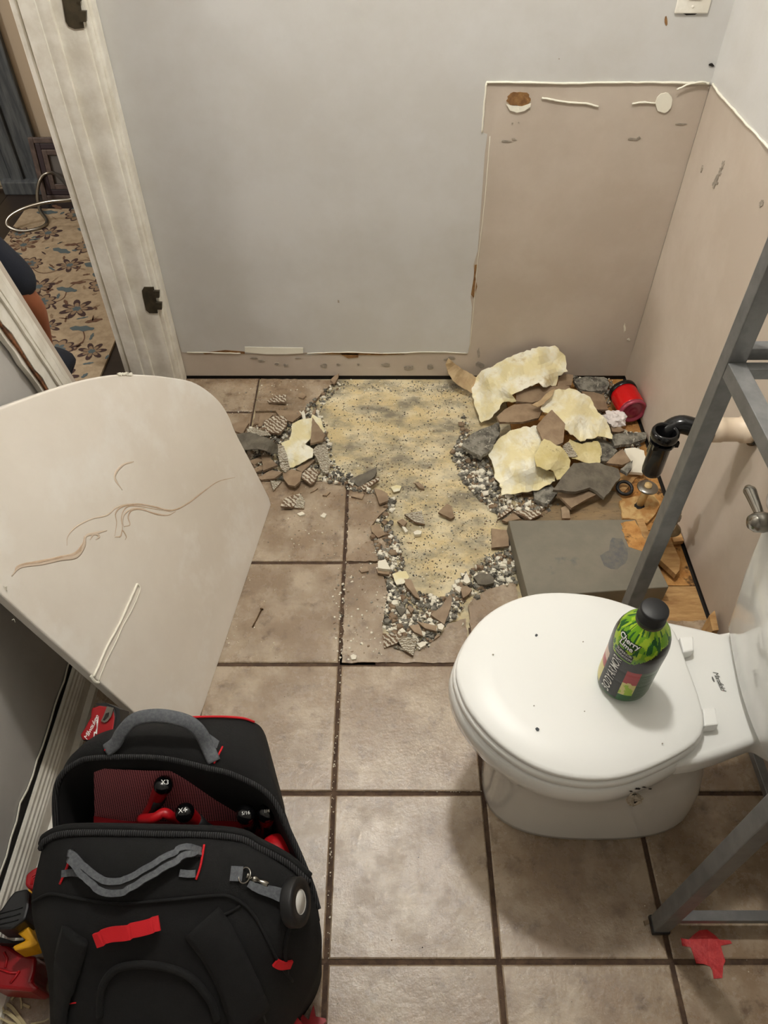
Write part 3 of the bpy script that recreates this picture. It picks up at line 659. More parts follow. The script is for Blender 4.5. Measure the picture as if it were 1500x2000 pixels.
# silicone trace
for pl_, w_ in [([(485, 1665), (520, 1590), (560, 1500), (620, 1390), (670, 1280), (715, 1180)], .0026), ([(715, 1178), (730, 1200), (722, 1235), (690, 1310), (640, 1400), (590, 1510), (550, 1590), (512, 1690)], .0014), ([(470, 1660), (490, 1690), (515, 1700)], .003)]:
    pp = catmull([SL(*c5(*q), .001) for q in pl_], 6); pp = [p+NS*rnd.uniform(0, .0012) for p in pp]; sweep('caulk_bead', pp, w_, w_*.7, M_caulk, slab, seg=6)
for q in [(235, 731), (244, 730), (252, 731)]: blob('caulk_lump', q[0], q[1], 6, 3, M_caulk, slab, lambda x, y: SL(x, y, .002), seed=q[0], j=.4)
for q in [(9, 1178), (24, 1240)]:
    pp = [SL(q[0]+rnd.uniform(-6, 6), q[1]-28+rnd.uniform(-6, 6), .002) for _ in range(4)]; sweep('caulk_thread', pp, .0006, .0006, M_caulk, slab, seg=4)
# ------------------------------------------------------------------ debris
ZP = -.009
MK = {'t': ([M_shard, M_tileside], 'tile_shard', 'tile shard', .008), 's': ([M_striped, M_tileside], 'tile_shard', 'tile shard', .008), 'S': ([M_striped2, M_tileside], 'tile_shard', 'tile shard', .008),
      'm': ([M_mortar, M_mortar], 'mortar_chunk', 'mortar chunk', .012), 'g': ([M_slabgrey, M_slabgrey], 'mortar_slab', 'mortar chunk', .01), 'w': ([M_chipw, M_chipw], 'plaster_lump', 'plaster lump', .01), 'v': ([M_vinyl, M_vinyl], 'vinyl_scrap', 'vinyl scrap', .002)}
def shard(kind, z, pts, label, gx=None, gy=None, th=None):
    ms, nm, cat, t = MK[kind]; th = th or t
    if kind in 'tsSmg': 
        L_ = [math.hypot(pts[i][0]-pts[(i+1) % len(pts)][0], pts[i][1]-pts[(i+1) % len(pts)][1]) for i in range(len(pts))]
    cxx = sum(p[0] for p in pts)/len(pts); cyy = sum(p[1] for p in pts)/len(pts)
    gx = rnd.uniform(-.0003, .0003) if gx is None else gx; gy = rnd.uniform(-.0003, .0001) if gy is None else gy
    top = [P(x, y, Z=max(z+gx*(x-cxx)+gy*(y-cyy), ZP+.002)) for x, y in pts]
    o = prism(nm, top, (0, 0, -th), ms, None, jag=.0008 if kind in 'tsS' else .002)
    me = o.data
    c = sum((v.co for v in me.vertices), Vector())/len(me.vertices); me.transform(Matrix.Translation(-c)); o.location = c
    return prop(o, label, cat, 'broken pieces of the dug-up floor')
SH = [
 ('t', .012, [(537, 801), (584, 802), (589, 810), (571, 824), (562, 822), (544, 810)], 'brown tile shard with a point facing down, touching the striped octagonal shard from above'),
 ('t', .008, [(508, 807), (533, 810), (517, 826), (510, 833), (504, 833)], 'brown tile shard tucked left of the large striped octagonal shard'),
 ('s', .026, [(516, 822), (536, 812), (554, 812), (561, 818), (560, 830), (547, 846), (520, 844), (516, 836)], 'large octagonal shard lying face down with white mortar stripes'),
 ('t', .012, [(453, 828), (472, 822), (486, 826), (474, 847), (459, 842)], 'brown tile shard beside the rounded corner of the marble panel'),
 ('s', .012, [(522, 782), (538, 772), (559, 770), (558, 785), (525, 786)], 'striped shard lying alone on the whole tile near the back wall'),
 ('t', .040, [(610, 815), (635, 849), (630, 860), (606, 866)], 'tall triangular brown shard lying on the left cream vinyl scrap'),
 ('t', .018, [(510, 889), (520, 886), (542, 908), (514, 919)], 'triangular brown shard right of the panel edge, below the curled grey sheet'),
 ('t', .012, [(504, 932), (530, 918), (552, 922), (536, 934), (510, 937)], 'long flat brown shard at the lower left of the left pile'),
 ('t', .022, [(552, 924), (570, 916), (590, 922), (586, 940), (576, 949), (563, 947), (554, 935)], 'pale rounded brown shard at the bottom of the left pile'),
 ('s', .018, [(594, 919), (613, 913), (622, 924), (613, 943), (605, 945), (589, 934)], 'striped shard right of the pale rounded shard'),
 ('t', .006, [(578, 916), (600, 897), (616, 898), (590, 922)], 'dull brown shard half under the lower edge of the left vinyl scrap'),
 ('S', .008, [(528, 938), (550, 940), (534, 958)], 'small triangular shard with pale mortar pointing down on the whole tile'),
 ('s', .014, [(548, 988), (556, 973), (588, 963), (578, 985), (571, 990)], 'striped shard on the whole tile right of the marble panel corner, upper of two'),
 ('S', .010, [(571, 988), (579, 975), (588, 966), (595, 978), (594, 993), (575, 991)], 'whitish shard on the whole tile, lower of the two below the left pile'),
 ('t', .010, [(486, 900), (509, 892), (512, 900), (496, 908)], 'thin brown shard touching the panel edge below the curled grey sheet'),
 ('t', .006, [(496, 915), (512, 908), (516, 916), (500, 922)], 'small brown shard between panel edge and triangular shard'),
 ('t', .005, [(606, 962), (618, 950), (621, 953), (613, 959)], 'sliver with white edge on the tile below the left pile'),
 ('t', .005, [(630, 967), (640, 961), (645, 961), (638, 968)], 'tiny brown sliver on the tile above the vertical grout line'),
 ('t', .005, [(582, 768), (590, 766), (598, 772), (592, 778), (583, 776)], 'small square brown chip on the tile near the back wall'),
 ('g', .014, [(683, 937), (700, 928), (735, 912), (736, 920), (732, 930), (704, 952)], 'grey mortar wedge at the broken edge above the vertical grout line'),
 ('s', .016, [(704, 950), (725, 938), (741, 930), (740, 937), (711, 957)], 'narrow striped shard leaning on the grey mortar wedge'),
 ('t', .016, [(730, 953), (745, 957), (757, 964), (758, 978), (741, 984)], 'brown shard pointing up at the broken corner right of the grey wedge'),
 ('t', .006, [(686, 969), (700, 965), (711, 966), (707, 975)], 'flat brown sliver just below the grey mortar wedge'),
 ('t', .010, [(724, 1026), (741, 1023), (752, 1044), (738, 1050), (726, 1038)], 'five-sided brown shard on the white rubble at the left broken edge'),
 ('t', .006, [(856, 1000), (864, 992), (873, 983), (882, 989), (888, 1009), (881, 1013)], 'brown shard lying alone in the middle of the yellow subfloor'),
 ('S', .006, [(790, 1004), (805, 1000), (824, 998), (830, 1023), (812, 1020)], 'pale mortar-backed shard left of the lone brown shard on the subfloor'),
 ('t', .002, [(810, 943), (818, 942), (826, 948), (829, 955), (820, 953)], 'curved brown sliver on the upper yellow subfloor'),
 ('s', .012, [(971, 1015), (983, 1000), (996, 989), (1005, 992), (983, 1008)], 'narrow striped shard above the left corner of the grey box'),
 ('s', .012, [(1002, 998), (1030, 997), (1054, 995), (1057, 1004), (1036, 1015)], 'striped shard on its face just above the top edge of the grey box'),
 ('t', .006, [(960, 1032), (975, 1034), (993, 1035), (994, 1066), (960, 1070)], 'square brown shard against the left side of the grey box'),
 ('t', .006, [(980, 1016), (1002, 1001), (1017, 1013), (990, 1019)], 'brown shard between the two striped shards above the grey box'),
 ('t', .012, [(784, 1130), (803, 1132), (821, 1170), (812, 1166), (796, 1148)], 'long brown shard in the rubble slanting down right at the patch bottom'),
 ('t', .010, [(735, 1110), (763, 1113), (760, 1122), (738, 1119)], 'brown shard edge under the white lump at the left broken edge'),
 ('w', .022, [(738, 1096), (753, 1092), (763, 1112), (738, 1109)], 'white plaster lump at the left broken edge below the seam'),
 ('t', .012, [(841, 1200), (862, 1185), (879, 1160), (883, 1170), (881, 1184), (868, 1220)], 'crescent brown shard at the lower right of the rubble'),
 ('t', .010, [(813, 1213), (835, 1218), (852, 1222), (853, 1233), (830, 1227)], 'thin brown shard below the crescent shard'),
 ('t', .012, [(799, 1222), (818, 1219), (822, 1228), (826, 1242), (809, 1234)], 'brown shard pointing down right in the bottom rubble'),
 ('w', .016, [(854, 1219), (862, 1217), (868, 1222), (864, 1230), (856, 1228)], 'round white lump right of the thin brown shard in the bottom rubble'),
 ('s', .012, [(747, 1237), (765, 1238), (787, 1236), (775, 1256), (750, 1266)], 'striped shard lowest left of the bottom rubble'),
 ('S', .014, [(772, 1245), (790, 1243), (815, 1247), (810, 1265), (807, 1280), (790, 1270)], 'triangular pale-backed shard lowest in the bottom rubble'),
 ('w', .010, [(815, 1258), (824, 1253), (833, 1253), (831, 1260), (821, 1265)], 'white lump right of the lowest triangular shard'),
 ('t', .006, [(795, 1185), (800, 1182), (809, 1190), (803, 1197)], 'small reddish brown shard in the middle of the bottom rubble'),
 ('g', .004, [(772, 1185), (783, 1187), (793, 1191), (784, 1204)], 'grey mortar flake left of the small reddish shard'),
 ('g', .010, [(925, 1127), (935, 1120), (944, 1119), (964, 1127), (965, 1138), (950, 1142), (934, 1141)], 'round grey mortar stone above the tile edge near the toilet lid'),
 ('t', .008, [(898, 1145), (912, 1144), (922, 1151), (916, 1160), (905, 1168)], 'rusty brown fragment left of the round grey stone'),
 ('w', .012, [(904, 1135), (907, 1125), (911, 1118), (919, 1136), (912, 1140)], 'pointed white lump left of the round grey stone'),
 ('w', .008, [(888, 1150), (894, 1144), (902, 1148), (898, 1158)], 'white lump beside the rusty brown fragment'),
 ('t', .006, [(701, 1112), (710, 1106), (717, 1105), (720, 1115), (706, 1118)], 'tan chip on the tile left of the broken edge, below the grout line'),
 ('t', .006, [(847, 1250), (850, 1243), (856, 1237), (859, 1241)], 'small brown sliver right of the triangular shard'),
 ('v', .010, [(766, 1121), (780, 1116), (793, 1115), (799, 1127), (788, 1140), (775, 1142)], 'small cream vinyl scrap at the lower left of the patch'),
 ('v', .002, [(763, 951), (775, 947), (784, 949), (781, 958), (769, 961)], 'small round cream vinyl scrap on the yellow subfloor by the broken corner'),
 ('t', .012, [(645, 742), (652, 735), (662, 729), (660, 738), (653, 750)], 'curled tan splinter at the top of the broken edge by the back wall'),
 ('t', .012, [(608, 813), (611, 803), (616, 796), (617, 800), (612, 815)], 'thin tan splinter above the tall triangular shard'),
 ('w', .010, [(588, 806), (593, 801), (597, 818), (594, 824)], 'white plaster splinter left of the tan splinter'),
 ('t', .075, [(1008, 764), (1020, 756), (1060, 754), (1112, 754), (1114, 760), (1084, 766), (1060, 780), (1040, 786), (1008, 784)], 'brown tile shard across the middle of the big vinyl pile'),
 ('t', .075, [(970, 814), (985, 800), (1004, 790), (1030, 788), (1052, 792), (1060, 800), (1052, 816), (1020, 824), (976, 824)], 'boat-shaped brown tile shard lying on the big vinyl pile'),
 ('t', .090, [(1048, 832), (1062, 815), (1078, 800), (1104, 828), (1100, 864), (1080, 872), (1060, 860)], 'diamond-shaped brown tile shard on top of the vinyl pile'),
 ('m', .040, [(902, 870), (915, 852), (936, 840), (976, 824), (976, 848), (960, 876), (940, 892)], 'dark grey mortar chunk on the left edge of the vinyl pile'),
 ('g', .050, [(1080, 956), (1100, 928), (1120, 904), (1172, 904), (1208, 916), (1212, 932), (1195, 953), (1180, 972), (1166, 960), (1152, 952), (1124, 960)], 'wide grey mortar slab at the lower right of the vinyl pile'),
 ('t', .030, [(1088, 964), (1120, 962), (1160, 956), (1164, 966), (1140, 978), (1116, 992)], 'brown tile shard pointing down under the grey mortar slab'),
 ('t', .036, [(1184, 904), (1200, 888), (1216, 876), (1232, 900), (1216, 908)], 'brown shard right of the vinyl pile beside the white plaster'),
 ('t', .030, [(1136, 764), (1160, 766), (1180, 772), (1188, 800), (1168, 800), (1150, 790)], 'brown shard between vinyl pile and red can'),
 ('m', .026, [(1120, 740), (1150, 735), (1180, 736), (1190, 748), (1186, 762), (1150, 764), (1130, 758)], 'dark mortar mound at the back wall left of the red can'),
 ('t', .050, [(1092, 736), (1105, 731), (1120, 732), (1116, 752), (1088, 756)], 'brown shard behind the vinyl pile against the back wall'),
 ('t', .028, [(1192, 830), (1205, 828), (1220, 840), (1210, 844), (1196, 843)], 'grey-brown shard below the crumpled paper by the red can'),
 ('m', .028, [(1190, 850), (1215, 846), (1262, 844), (1262, 856), (1235, 866), (1200, 870)], 'grey fibrous mortar strip beside the black drain pipe'),
 ('w', .024, [(1220, 876), (1240, 874), (1258, 880), (1262, 900), (1256, 924), (1228, 922), (1226, 900)], 'white plaster slab left of the black drain pipe'),
 ('m', .040, [(1212, 916), (1224, 906), (1236, 899), (1234, 914), (1226, 924)], 'curled mortar flake on the white plaster slab'),
 ('t', .014, [(1000, 946), (1018, 938), (1046, 948), (1040, 962), (1010, 960)], 'brown shard in the shade below the lower vinyl scrap'),
 ('t', .010, [(1096, 992), (1110, 985), (1114, 1012), (1098, 1012)], 'brown shard on the plywood above the grey box'),
 ('m', .022, [(1120, 860), (1150, 850), (1188, 862), (1206, 880), (1190, 900), (1150, 902)], 'grey mortar rubble lump under the right side of the vinyl pile'),
 ('m', .020, [(1040, 950), (1075, 945), (1090, 962), (1070, 985), (1045, 975)], 'dark mortar lump under the lower vinyl scrap'),
 ('t', .004, [(1258, 1798), (1266, 1796), (1272, 1800), (1260, 1808)], 'tiny brown shard on the tile beside the black foot of the frame'),
 ('w', .006, [(684, 1281), (690, 1277), (697, 1281), (695, 1287), (687, 1288)], 'white lump on the grout line below the bottom rubble'),
 ('w', .005, [(625, 1008), (632, 1001), (638, 1004), (634, 1011)], 'white chip on the whole tile right of the marble panel'),
 ('w', .005, [(580, 1003), (590, 999), (596, 1004), (586, 1007)], 'flat white chip just below the striped shard pair'),
 ('w', .004, [(785, 1028), (791, 1029), (797, 1037), (792, 1040)], 'white oval chip left on the lower yellow subfloor'),
 ('w', .004, [(807, 1039), (815, 1035), (824, 1037), (822, 1043), (810, 1044)], 'white oval chip in the middle of the lower subfloor'),
 ('t', .006, [(776, 1018), (786, 1013), (795, 1020), (788, 1028)], 'small brown shard by the white oval chips'),
 ('w', .003, [(904, 1215), (906, 1218), (902, 1222)], 'tiny white chip on the tile beside the toilet lid'),
]
for q in SH: shard(*q)
VIN = lambda poly, anc, label, m=M_vinyl, nm='vinyl_scrap', **k: prop(recenter(sheet(nm, poly, anc, k.pop('th', .002), m, **k)), label, 'vinyl scrap')
VIN([(922, 748), (936, 730), (980, 706), (1016, 690), (1052, 678), (1084, 676), (1104, 696), (1108, 726), (1090, 734), (1086, 754), (1060, 756), (1052, 748), (1008, 768), (1000, 772), (1008, 784), (980, 788), (976, 800), (956, 820), (940, 826), (930, 800), (922, 768)],
    [(922, 748, .01), (935, 826, .01), (930, 790, .02), (960, 740, .09), (1000, 720, .12), (1050, 685, .14), (1084, 678, .13), (1108, 710, .10), (980, 788, .045), (1000, 760, .10), (1060, 740, .11), (1090, 750, .06)], 'largest cream vinyl flooring scrap, curled up against the back wall', seed=1)
VIN([(952, 884), (980, 852), (1010, 838), (1048, 832), (1060, 868), (1048, 892), (1046, 912), (1084, 924), (1084, 940), (1052, 958), (1020, 962), (980, 968), (976, 944), (968, 936), (960, 900)],
    [(952, 884, .025), (980, 968, .012), (1000, 850, .065), (1048, 840, .07), (1040, 900, .07), (1010, 910, .075), (1084, 935, .03), (1050, 958, .02), (965, 930, .02)], 'lower cream vinyl scrap with torn white front edge', seed=2)
VIN([(1044, 892), (1052, 876), (1062, 858), (1080, 866), (1100, 878), (1114, 900), (1110, 934), (1088, 938), (1080, 920), (1060, 916), (1048, 912)],
    [(1044, 900, .085), (1062, 860, .088), (1114, 905, .06), (1095, 936, .05), (1080, 895, .09)], 'greenish stained vinyl scrap on top of the lower cream scrap', m=M_vinyl2, seed=3)
VIN([(1056, 800), (1064, 776), (1084, 762), (1116, 760), (1152, 776), (1164, 800), (1180, 816), (1192, 840), (1196, 858), (1168, 852), (1134, 862), (1104, 840), (1085, 830), (1075, 810)],
    [(1056, 800, .085), (1084, 764, .095), (1120, 765, .09), (1160, 800, .07), (1192, 856, .045), (1134, 860, .06), (1110, 810, .088)], 'right cream vinyl scrap with a small hole and crease', seed=4)
VIN([(1112, 858), (1136, 868), (1168, 862), (1176, 888), (1168, 908), (1140, 904), (1118, 896), (1104, 876)], [(1112, 860, .05), (1168, 870, .04), (1168, 905, .035), (1110, 885, .05)], 'cream vinyl scrap poking out under the right scrap', m=M_vinyl2, seed=5)
VIN([(870, 712), (876, 700), (885, 708), (900, 720), (932, 738), (928, 755), (922, 768), (900, 756), (884, 744), (876, 730)], [(873, 702, .085), (885, 725, .05), (905, 740, .03), (925, 755, .015)], 'curled tan vinyl strip left of the largest vinyl scrap', m=M_tan, seed=6, jag=1)
VIN([(1038, 792), (1056, 782), (1072, 766), (1084, 760), (1078, 774), (1062, 790), (1050, 796)], [(1040, 792, .092), (1080, 762, .105)], 'curled tan vinyl strip lying between the two upper brown shards', m=M_tan, seed=7, jag=1)
VIN([(571, 828), (590, 820), (608, 817), (610, 810), (627, 818), (635, 844), (620, 852), (606, 858), (590, 873), (594, 878), (604, 872), (612, 878), (610, 894), (590, 904), (573, 914), (566, 914), (555, 884), (549, 866), (565, 860), (570, 844)],
    [(571, 828, .022), (610, 815, .03), (635, 844, .02), (552, 866, .028), (568, 912, .010), (605, 890, .022), (590, 860, .032)], 'left cream vinyl scrap under the tall triangular shard', seed=8, jag=1.2)
GR = lambda *a, **k: prop(recenter(sheet(a[0], a[1], a[2], k.pop('th', .003), k.pop('m', M_slabgrey), **k)), a[3], 'mortar chunk')
GR('grey_backing_sheet', [(455, 850), (488, 845), (520, 856), (545, 871), (548, 888), (533, 886), (504, 878), (478, 880), (462, 873)], [(462, 852, .035), (500, 850, .05), (525, 865, .06), (545, 885, .02), (480, 878, .05), (505, 874, .055)], 'curled grey backing sheet arching out from under the panel edge', seed=11, jag=1)
GR('ridged_mortar_strip', [(542, 868), (555, 873), (562, 895), (567, 914), (558, 924), (550, 918), (545, 900)], [(542, 868, .045), (560, 890, .04), (558, 920, .02)], 'ridged mortar strip along the left side of the left vinyl scrap', m=M_striped2, seed=12, jag=1)
GR('ridged_mortar_strip', [(610, 880), (620, 870), (635, 864), (641, 885), (645, 905), (640, 926), (629, 921), (621, 902)], [(610, 880, .02), (635, 866, .018), (640, 920, .010)], 'white ridged mortar piece right of the left vinyl scrap', m=M_striped2, seed=13, jag=1)
GR('ridged_mortar_strip', [(482, 838), (500, 838), (524, 846), (530, 852), (505, 852), (484, 848)], [(482, 840, .02), (525, 850, .025)], 'white ridged mortar strip above the curled grey backing sheet', m=M_striped2, seed=14, jag=1)
GR('ridged_mortar_strip', [(1098, 872), (1110, 864), (1128, 892), (1114, 894), (1104, 890)], [(1100, 872, .06), (1120, 892, .05)], 'white ridged mortar piece right of the diamond shard', m=M_striped2, seed=15, jag=1)
# crumpled paper, rubber ring
bm = bmesh.new(); bmesh.ops.create_icosphere(bm, subdivisions=4, radius=1)
cP = P(1201, 818, Z=.035)
for v in bm.verts:
    n_ = 1+.45*noise.noise(v.co*1.9)+.25*abs(noise.noise(v.co*4.5)); v.co = Vector((v.co.x*.034*n_, v.co.y*.030*n_, v.co.z*.020*n_))+Vector((0, 0, .0))
o = mk_bm('crumpled_paper', bm, mat('white_paper', (236, 228, 224), .8)); o.location = cP; prop(o, 'crumpled white paper in front of the red can', 'paper')
def torus(name, c, R_, r_, m, label, cat, tilt=0):
    o = sweep(name, [Vector((R_*math.cos(2*PI*k/32), R_*math.sin(2*PI*k/32), 0)) for k in range(32)], r_, r_, m, None, up=(0, 0, 1), seg=10, closed=True); o.location = c; o.rotation_euler[0] = tilt; return prop(o, label, cat)
torus('rubber_ring', P(1220, 953, Z=.010), .021, .005, M_matblack, 'black rubber washer ring below the white plaster by the drain', 'washer', .25)
# chips as stuff
CH_v = {}; CH_f = {}
def chip(key, x, y, s, z):
    V = CH_v.setdefault(key, []); Fc = CH_f.setdefault(key, []); p = P(x, y, Z=z); k = len(V); n = rnd.choice([3, 4, 5]); a0_ = rnd.random()*6
    if p.x > XR-.01 or p.y > YB-.01: return
    h = s*rnd.uniform(.15, .45); tl = rnd.uniform(-.3, .3)
    for lv in (0, 1):
        for i in range(n):
            a = a0_+2*PI*i/n+rnd.uniform(-.3, .3)*0; q = s*(1 if lv == 0 else .7)*(.7+.5*((i*7919+k) % 5)/5); V.append((p.x+q*math.cos(a), p.y+q*math.sin(a), p.z+(h*(1+tl*math.cos(a)) if lv else -.001)))
    Fc.append(tuple(range(k+n, k+2*n)))
    for i in range(n): Fc.append((k+i, k+(i+1) % n, k+n+(i+1) % n, k+n+i))
onpatch_poly = [(660, 742), (606, 792), (560, 830), (520, 880), (498, 935), (690, 938), (738, 962), (757, 992), (724, 1028), (757, 1090), (745, 1115), (758, 1160), (746, 1222), (770, 1268), (835, 1262), (874, 1218), (908, 1182), (950, 1152), (1006, 1137), (990, 1015), (1212, 1015), (1250, 740)]
def scat(n, reg, keys, smin, smax, zb=None, hump=0):
    xs_ = [p[0] for p in reg]; ys_ = [p[1] for p in reg]; c = 0
    while c < n:
        x = rnd.uniform(min(xs_), max(xs_)); y = rnd.uniform(min(ys_), max(ys_))
        if not inpoly(x, y, reg): continue
        c += 1
        if noise.noise(Vector((x*.02, y*.02, 3)))+rnd.uniform(-.5, .9) < 0: continue
        z = (ZP if inpoly(x, y, onpatch_poly) else 0) if zb is None else zb
        z += rnd.uniform(0, hump)
        chip(rnd.choice(keys), x, y, smin+(smax-smin)*rnd.random()**3, z)
bandL = [(655, 745), (668, 752), (625, 800), (640, 850), (655, 905), (690, 930), (740, 962), (700, 962), (640, 940), (560, 935), (500, 935), (480, 830), (570, 820), (600, 790)]
bandC = [(735, 962), (775, 975), (765, 1030), (790, 1100), (800, 1150), (870, 1170), (905, 1120), (1000, 1060), (1008, 1137), (950, 1152), (905, 1190), (874, 1218), (830, 1270), (765, 1265), (748, 1220), (758, 1160), (745, 1110), (724, 1028), (757, 992)]
bandR = [(905, 800), (930, 880), (955, 900), (975, 960), (1090, 985), (1060, 1010), (985, 1015), (940, 980), (905, 940), (880, 890), (900, 850)]
bandT = [(1110, 735), (1200, 740), (1190, 800), (1220, 840), (1260, 850), (1230, 910), (1180, 900), (1120, 860), (1180, 840)]
patch = [(660, 745), (920, 742), (930, 860), (960, 950), (980, 1080), (900, 1110), (860, 1160), (800, 1120), (770, 1030), (740, 950), (640, 900), (620, 800)]
grit = ['grit', 'grit', 'grit', 'white', 'white', 'brown']
scat(2600, bandL, grit, .0012, .012, hump=.008); scat(4200, bandC, grit, .0012, .013, hump=.006); scat(2600, bandR, grit, .0012, .013, hump=.006); scat(160, bandL, ['white', 'brown', 'grit'], .005, .015, hump=.012); scat(260, bandC, ['white', 'brown', 'grit'], .005, .016, hump=.010); scat(160, bandR, ['white', 'brown', 'grit'], .005, .016, hump=.010); scat(1500, bandT, grit, .0015, .012, hump=.02)
scat(2600, patch, ['grit', 'grit', 'brown', 'brown', 'yellow', 'white'], .0005, .0045)
scat(7000, patch, ['grit', 'grit', 'dark2', 'dark2', 'brown', 'white', 'yellow'], .0004, .0032)
scat(900, bandL, ['dark2'], .001, .005, hump=.008); scat(1500, bandC, ['dark2'], .001, .005, hump=.006); scat(1000, bandR, ['dark2'], .001, .006, hump=.006); scat(900, bandT, ['dark2', 'white'], .002, .008, hump=.02)
scat(500, [(660, 741), (920, 741), (930, 765), (650, 765)], ['grit', 'grit', 'white'], .001, .004)
scat(700, [(560, 940), (740, 960), (735, 1090), (560, 1090)], ['grit', 'white', 'brown'], .0005, .004)
scat(700, [(650, 1100), (760, 1100), (750, 1290), (650, 1290)], ['grit', 'white', 'white', 'brown'], .0006, .005)
scat(260, [(430, 745), (600, 745), (570, 815), (450, 815)], ['grit', 'white', 'brown'], .0008, .004)
scat(300, [(420, 1000), (680, 1000), (650, 1290), (400, 1290)], ['grit', 'white', 'white', 'brown'], .0004, .003)
scat(230, [(400, 1290), (900, 1290), (930, 1990), (640, 1990)], ['white', 'white', 'brown', 'dark'], .0004, .0022)
scat(160, [(930, 1560), (1500, 1560), (1500, 1990), (930, 1990)], ['white', 'white', 'brown', 'dark'], .0004, .0018)
for xa, ya, xb, yb in [(682, 985, 668, 1290), (668, 1290, 650, 1540), (500, 1292, 880, 1292), (650, 1540, 940, 1545), (650, 1545, 640, 1880)]:
    for _ in range(34): t = rnd.random(); chip('white', xa+(xb-xa)*t+rnd.uniform(-3, 3), ya+(yb-ya)*t+rnd.uniform(-3, 3), rnd.uniform(.0008, .0028), -.003)
for (nm, key, m, lb) in [('grey_mortar_rubble', 'grit', M_mortar, 'grey mortar grit strewn along the broken tile edges'), ('white_rubble', 'white', M_chipw, 'white thinset crumbs strewn over the floor and grout lines'), ('brown_rubble', 'brown', M_tileside, 'tiny brown tile crumbs strewn over the subfloor'), ('yellow_crumbs', 'yellow', M_patch, 'yellow adhesive crumbs on the subfloor'), ('charcoal_grit', 'dark2', mat('charcoal_mortar', (74, 70, 64), .95), 'charcoal coloured mortar grit mixed in the rubble'), ('dark_crumbs', 'dark', M_dark, 'dark specks on the whole floor tiles')]:
    if key in CH_v: prop(mk(nm, CH_v[key], CH_f[key], m), lb, 'rubble', kind='stuff')
# nail
nl = thing('rusty_nail', 'thin rusty nail lying on the tile right of the marble panel', 'nail', P(502, 1207, Z=.002)); M_rust = mat('rusty_iron', (108, 84, 58), .5, metal=.6)
sweep('shank', [P(511, 1190, Z=.003), P(493, 1225, Z=.002)], .0018, .0018, M_rust, nl, seg=8); lathe('nail_head', [(0, 0), (.0045, 0), (.0045, .0015), (0, .0015)], M_rust, nl, P(511, 1190, Z=.003), axis=P(511, 1190, Z=.003)-P(493, 1225, Z=.002), seg=12)
# ------------------------------------------------------------------ grey box, wood scraps
bx = thing('grey_box', 'low grey metal box, top scuffed and rust stained, between toilet and debris', 'box', P(1150, 1090, Z=0))
tp = [P(993, 1016, Z=.05), P(1241, 1014, Z=.05), P(1307, 1146, Z=.05), P(1032, 1166, Z=.05)]
M_box = mat('scuffed_grey_metal', (132, 126, 112), .6, (122, 117, 104), 10, bump=.12, bscale=200, col3=(90, 90, 92), n3=9, l3=.62, h3=.74)
o = prism('body', tp, (0, 0, -.058), M_box, bx); bv = o.modifiers.new('b', 'BEVEL'); bv.width = .003; bv.segments = 2
o = prism('rust_stain', [P(x, y, .0506) for x, y in [(1212, 1022), (1240, 1016), (1252, 1038), (1268, 1068), (1262, 1080), (1240, 1072), (1228, 1068), (1220, 1050)]], (0, 0, -.0008), M_osb, bx, jag=.003)
o = prism('scuff_patch', [P(x, y, .0503) for x, y in [(1196, 1050), (1215, 1052), (1225, 1075), (1222, 1100), (1206, 1112), (1180, 1105), (1172, 1085), (1190, 1075)]], (0, 0, -.0005), mat('slate_scuff', (98, 98, 98), .6, (116, 112, 103), 60, .4, .6), bx, jag=.004)
sc1 = prism('wood_scrap', [P(x, y, .022) for x, y in [(1278, 1065), (1296, 1050), (1306, 1044), (1316, 1066), (1328, 1092), (1327, 1114)]+[(1320, 1122), (1275, 1080)]], (0, 0, -.018), M_ply, None); recenter(sc1); prop(sc1, 'pointed plywood scrap around the base of the right supply pipe', 'wood scrap')
hp_ = prism('access_plate', [P(x, y, .004) for x, y in [(1210, 978), (1244, 968), (1278, 966), (1290, 985), (1275, 1010), (1264, 1022), (1240, 1014), (1216, 1012)]], (0, 0, -.008), mat('stained_plywood', (204, 172, 118), .8, (176, 130, 74), 30, .42, .58), None, jag=.002); recenter(hp_); prop(hp_, 'stained plywood plate around the base of the left supply pipe', 'wood scrap')
blob('pipe_hole', 1249, 987, 10, 7, M_dark, hp_, lambda x, y: P(x, y, .0045), th=.0006) if False else None
o = blob('hole', 1249, 987, 10, 7, M_dark, None, lambda x, y: P(x, y, .0046), th=.0006); o.parent = hp_; o.matrix_parent_inverse = Matrix.Translation(hp_.location).inverted()
sc2 = prism('wood_scrap', [P(x, y, .012) for x, y in [(1242, 1014), (1256, 1012), (1276, 1062), (1262, 1062)]], (0, 0, -.014), M_ply); recenter(sc2); prop(sc2, 'narrow plywood strip right of the grey box', 'wood scrap')
sc3 = prism('wood_scrap', [P(x, y, .012) for x, y in [(1310, 1042), (1328, 1036), (1336, 1056), (1316, 1058)]], (0, 0, -.014), M_ply); recenter(sc3); prop(sc3, 'little plywood block at the right wall behind the supply valve', 'wood scrap')
wt = prism('wood_wedge', [P(x, y, .06) for x, y in [(1385, 1202), (1396, 1192), (1404, 1230), (1392, 1232)]], (0, 0, -.06), M_ply); recenter(wt); prop(wt, 'split wood wedge against the right wall behind the toilet tank', 'wood scrap')
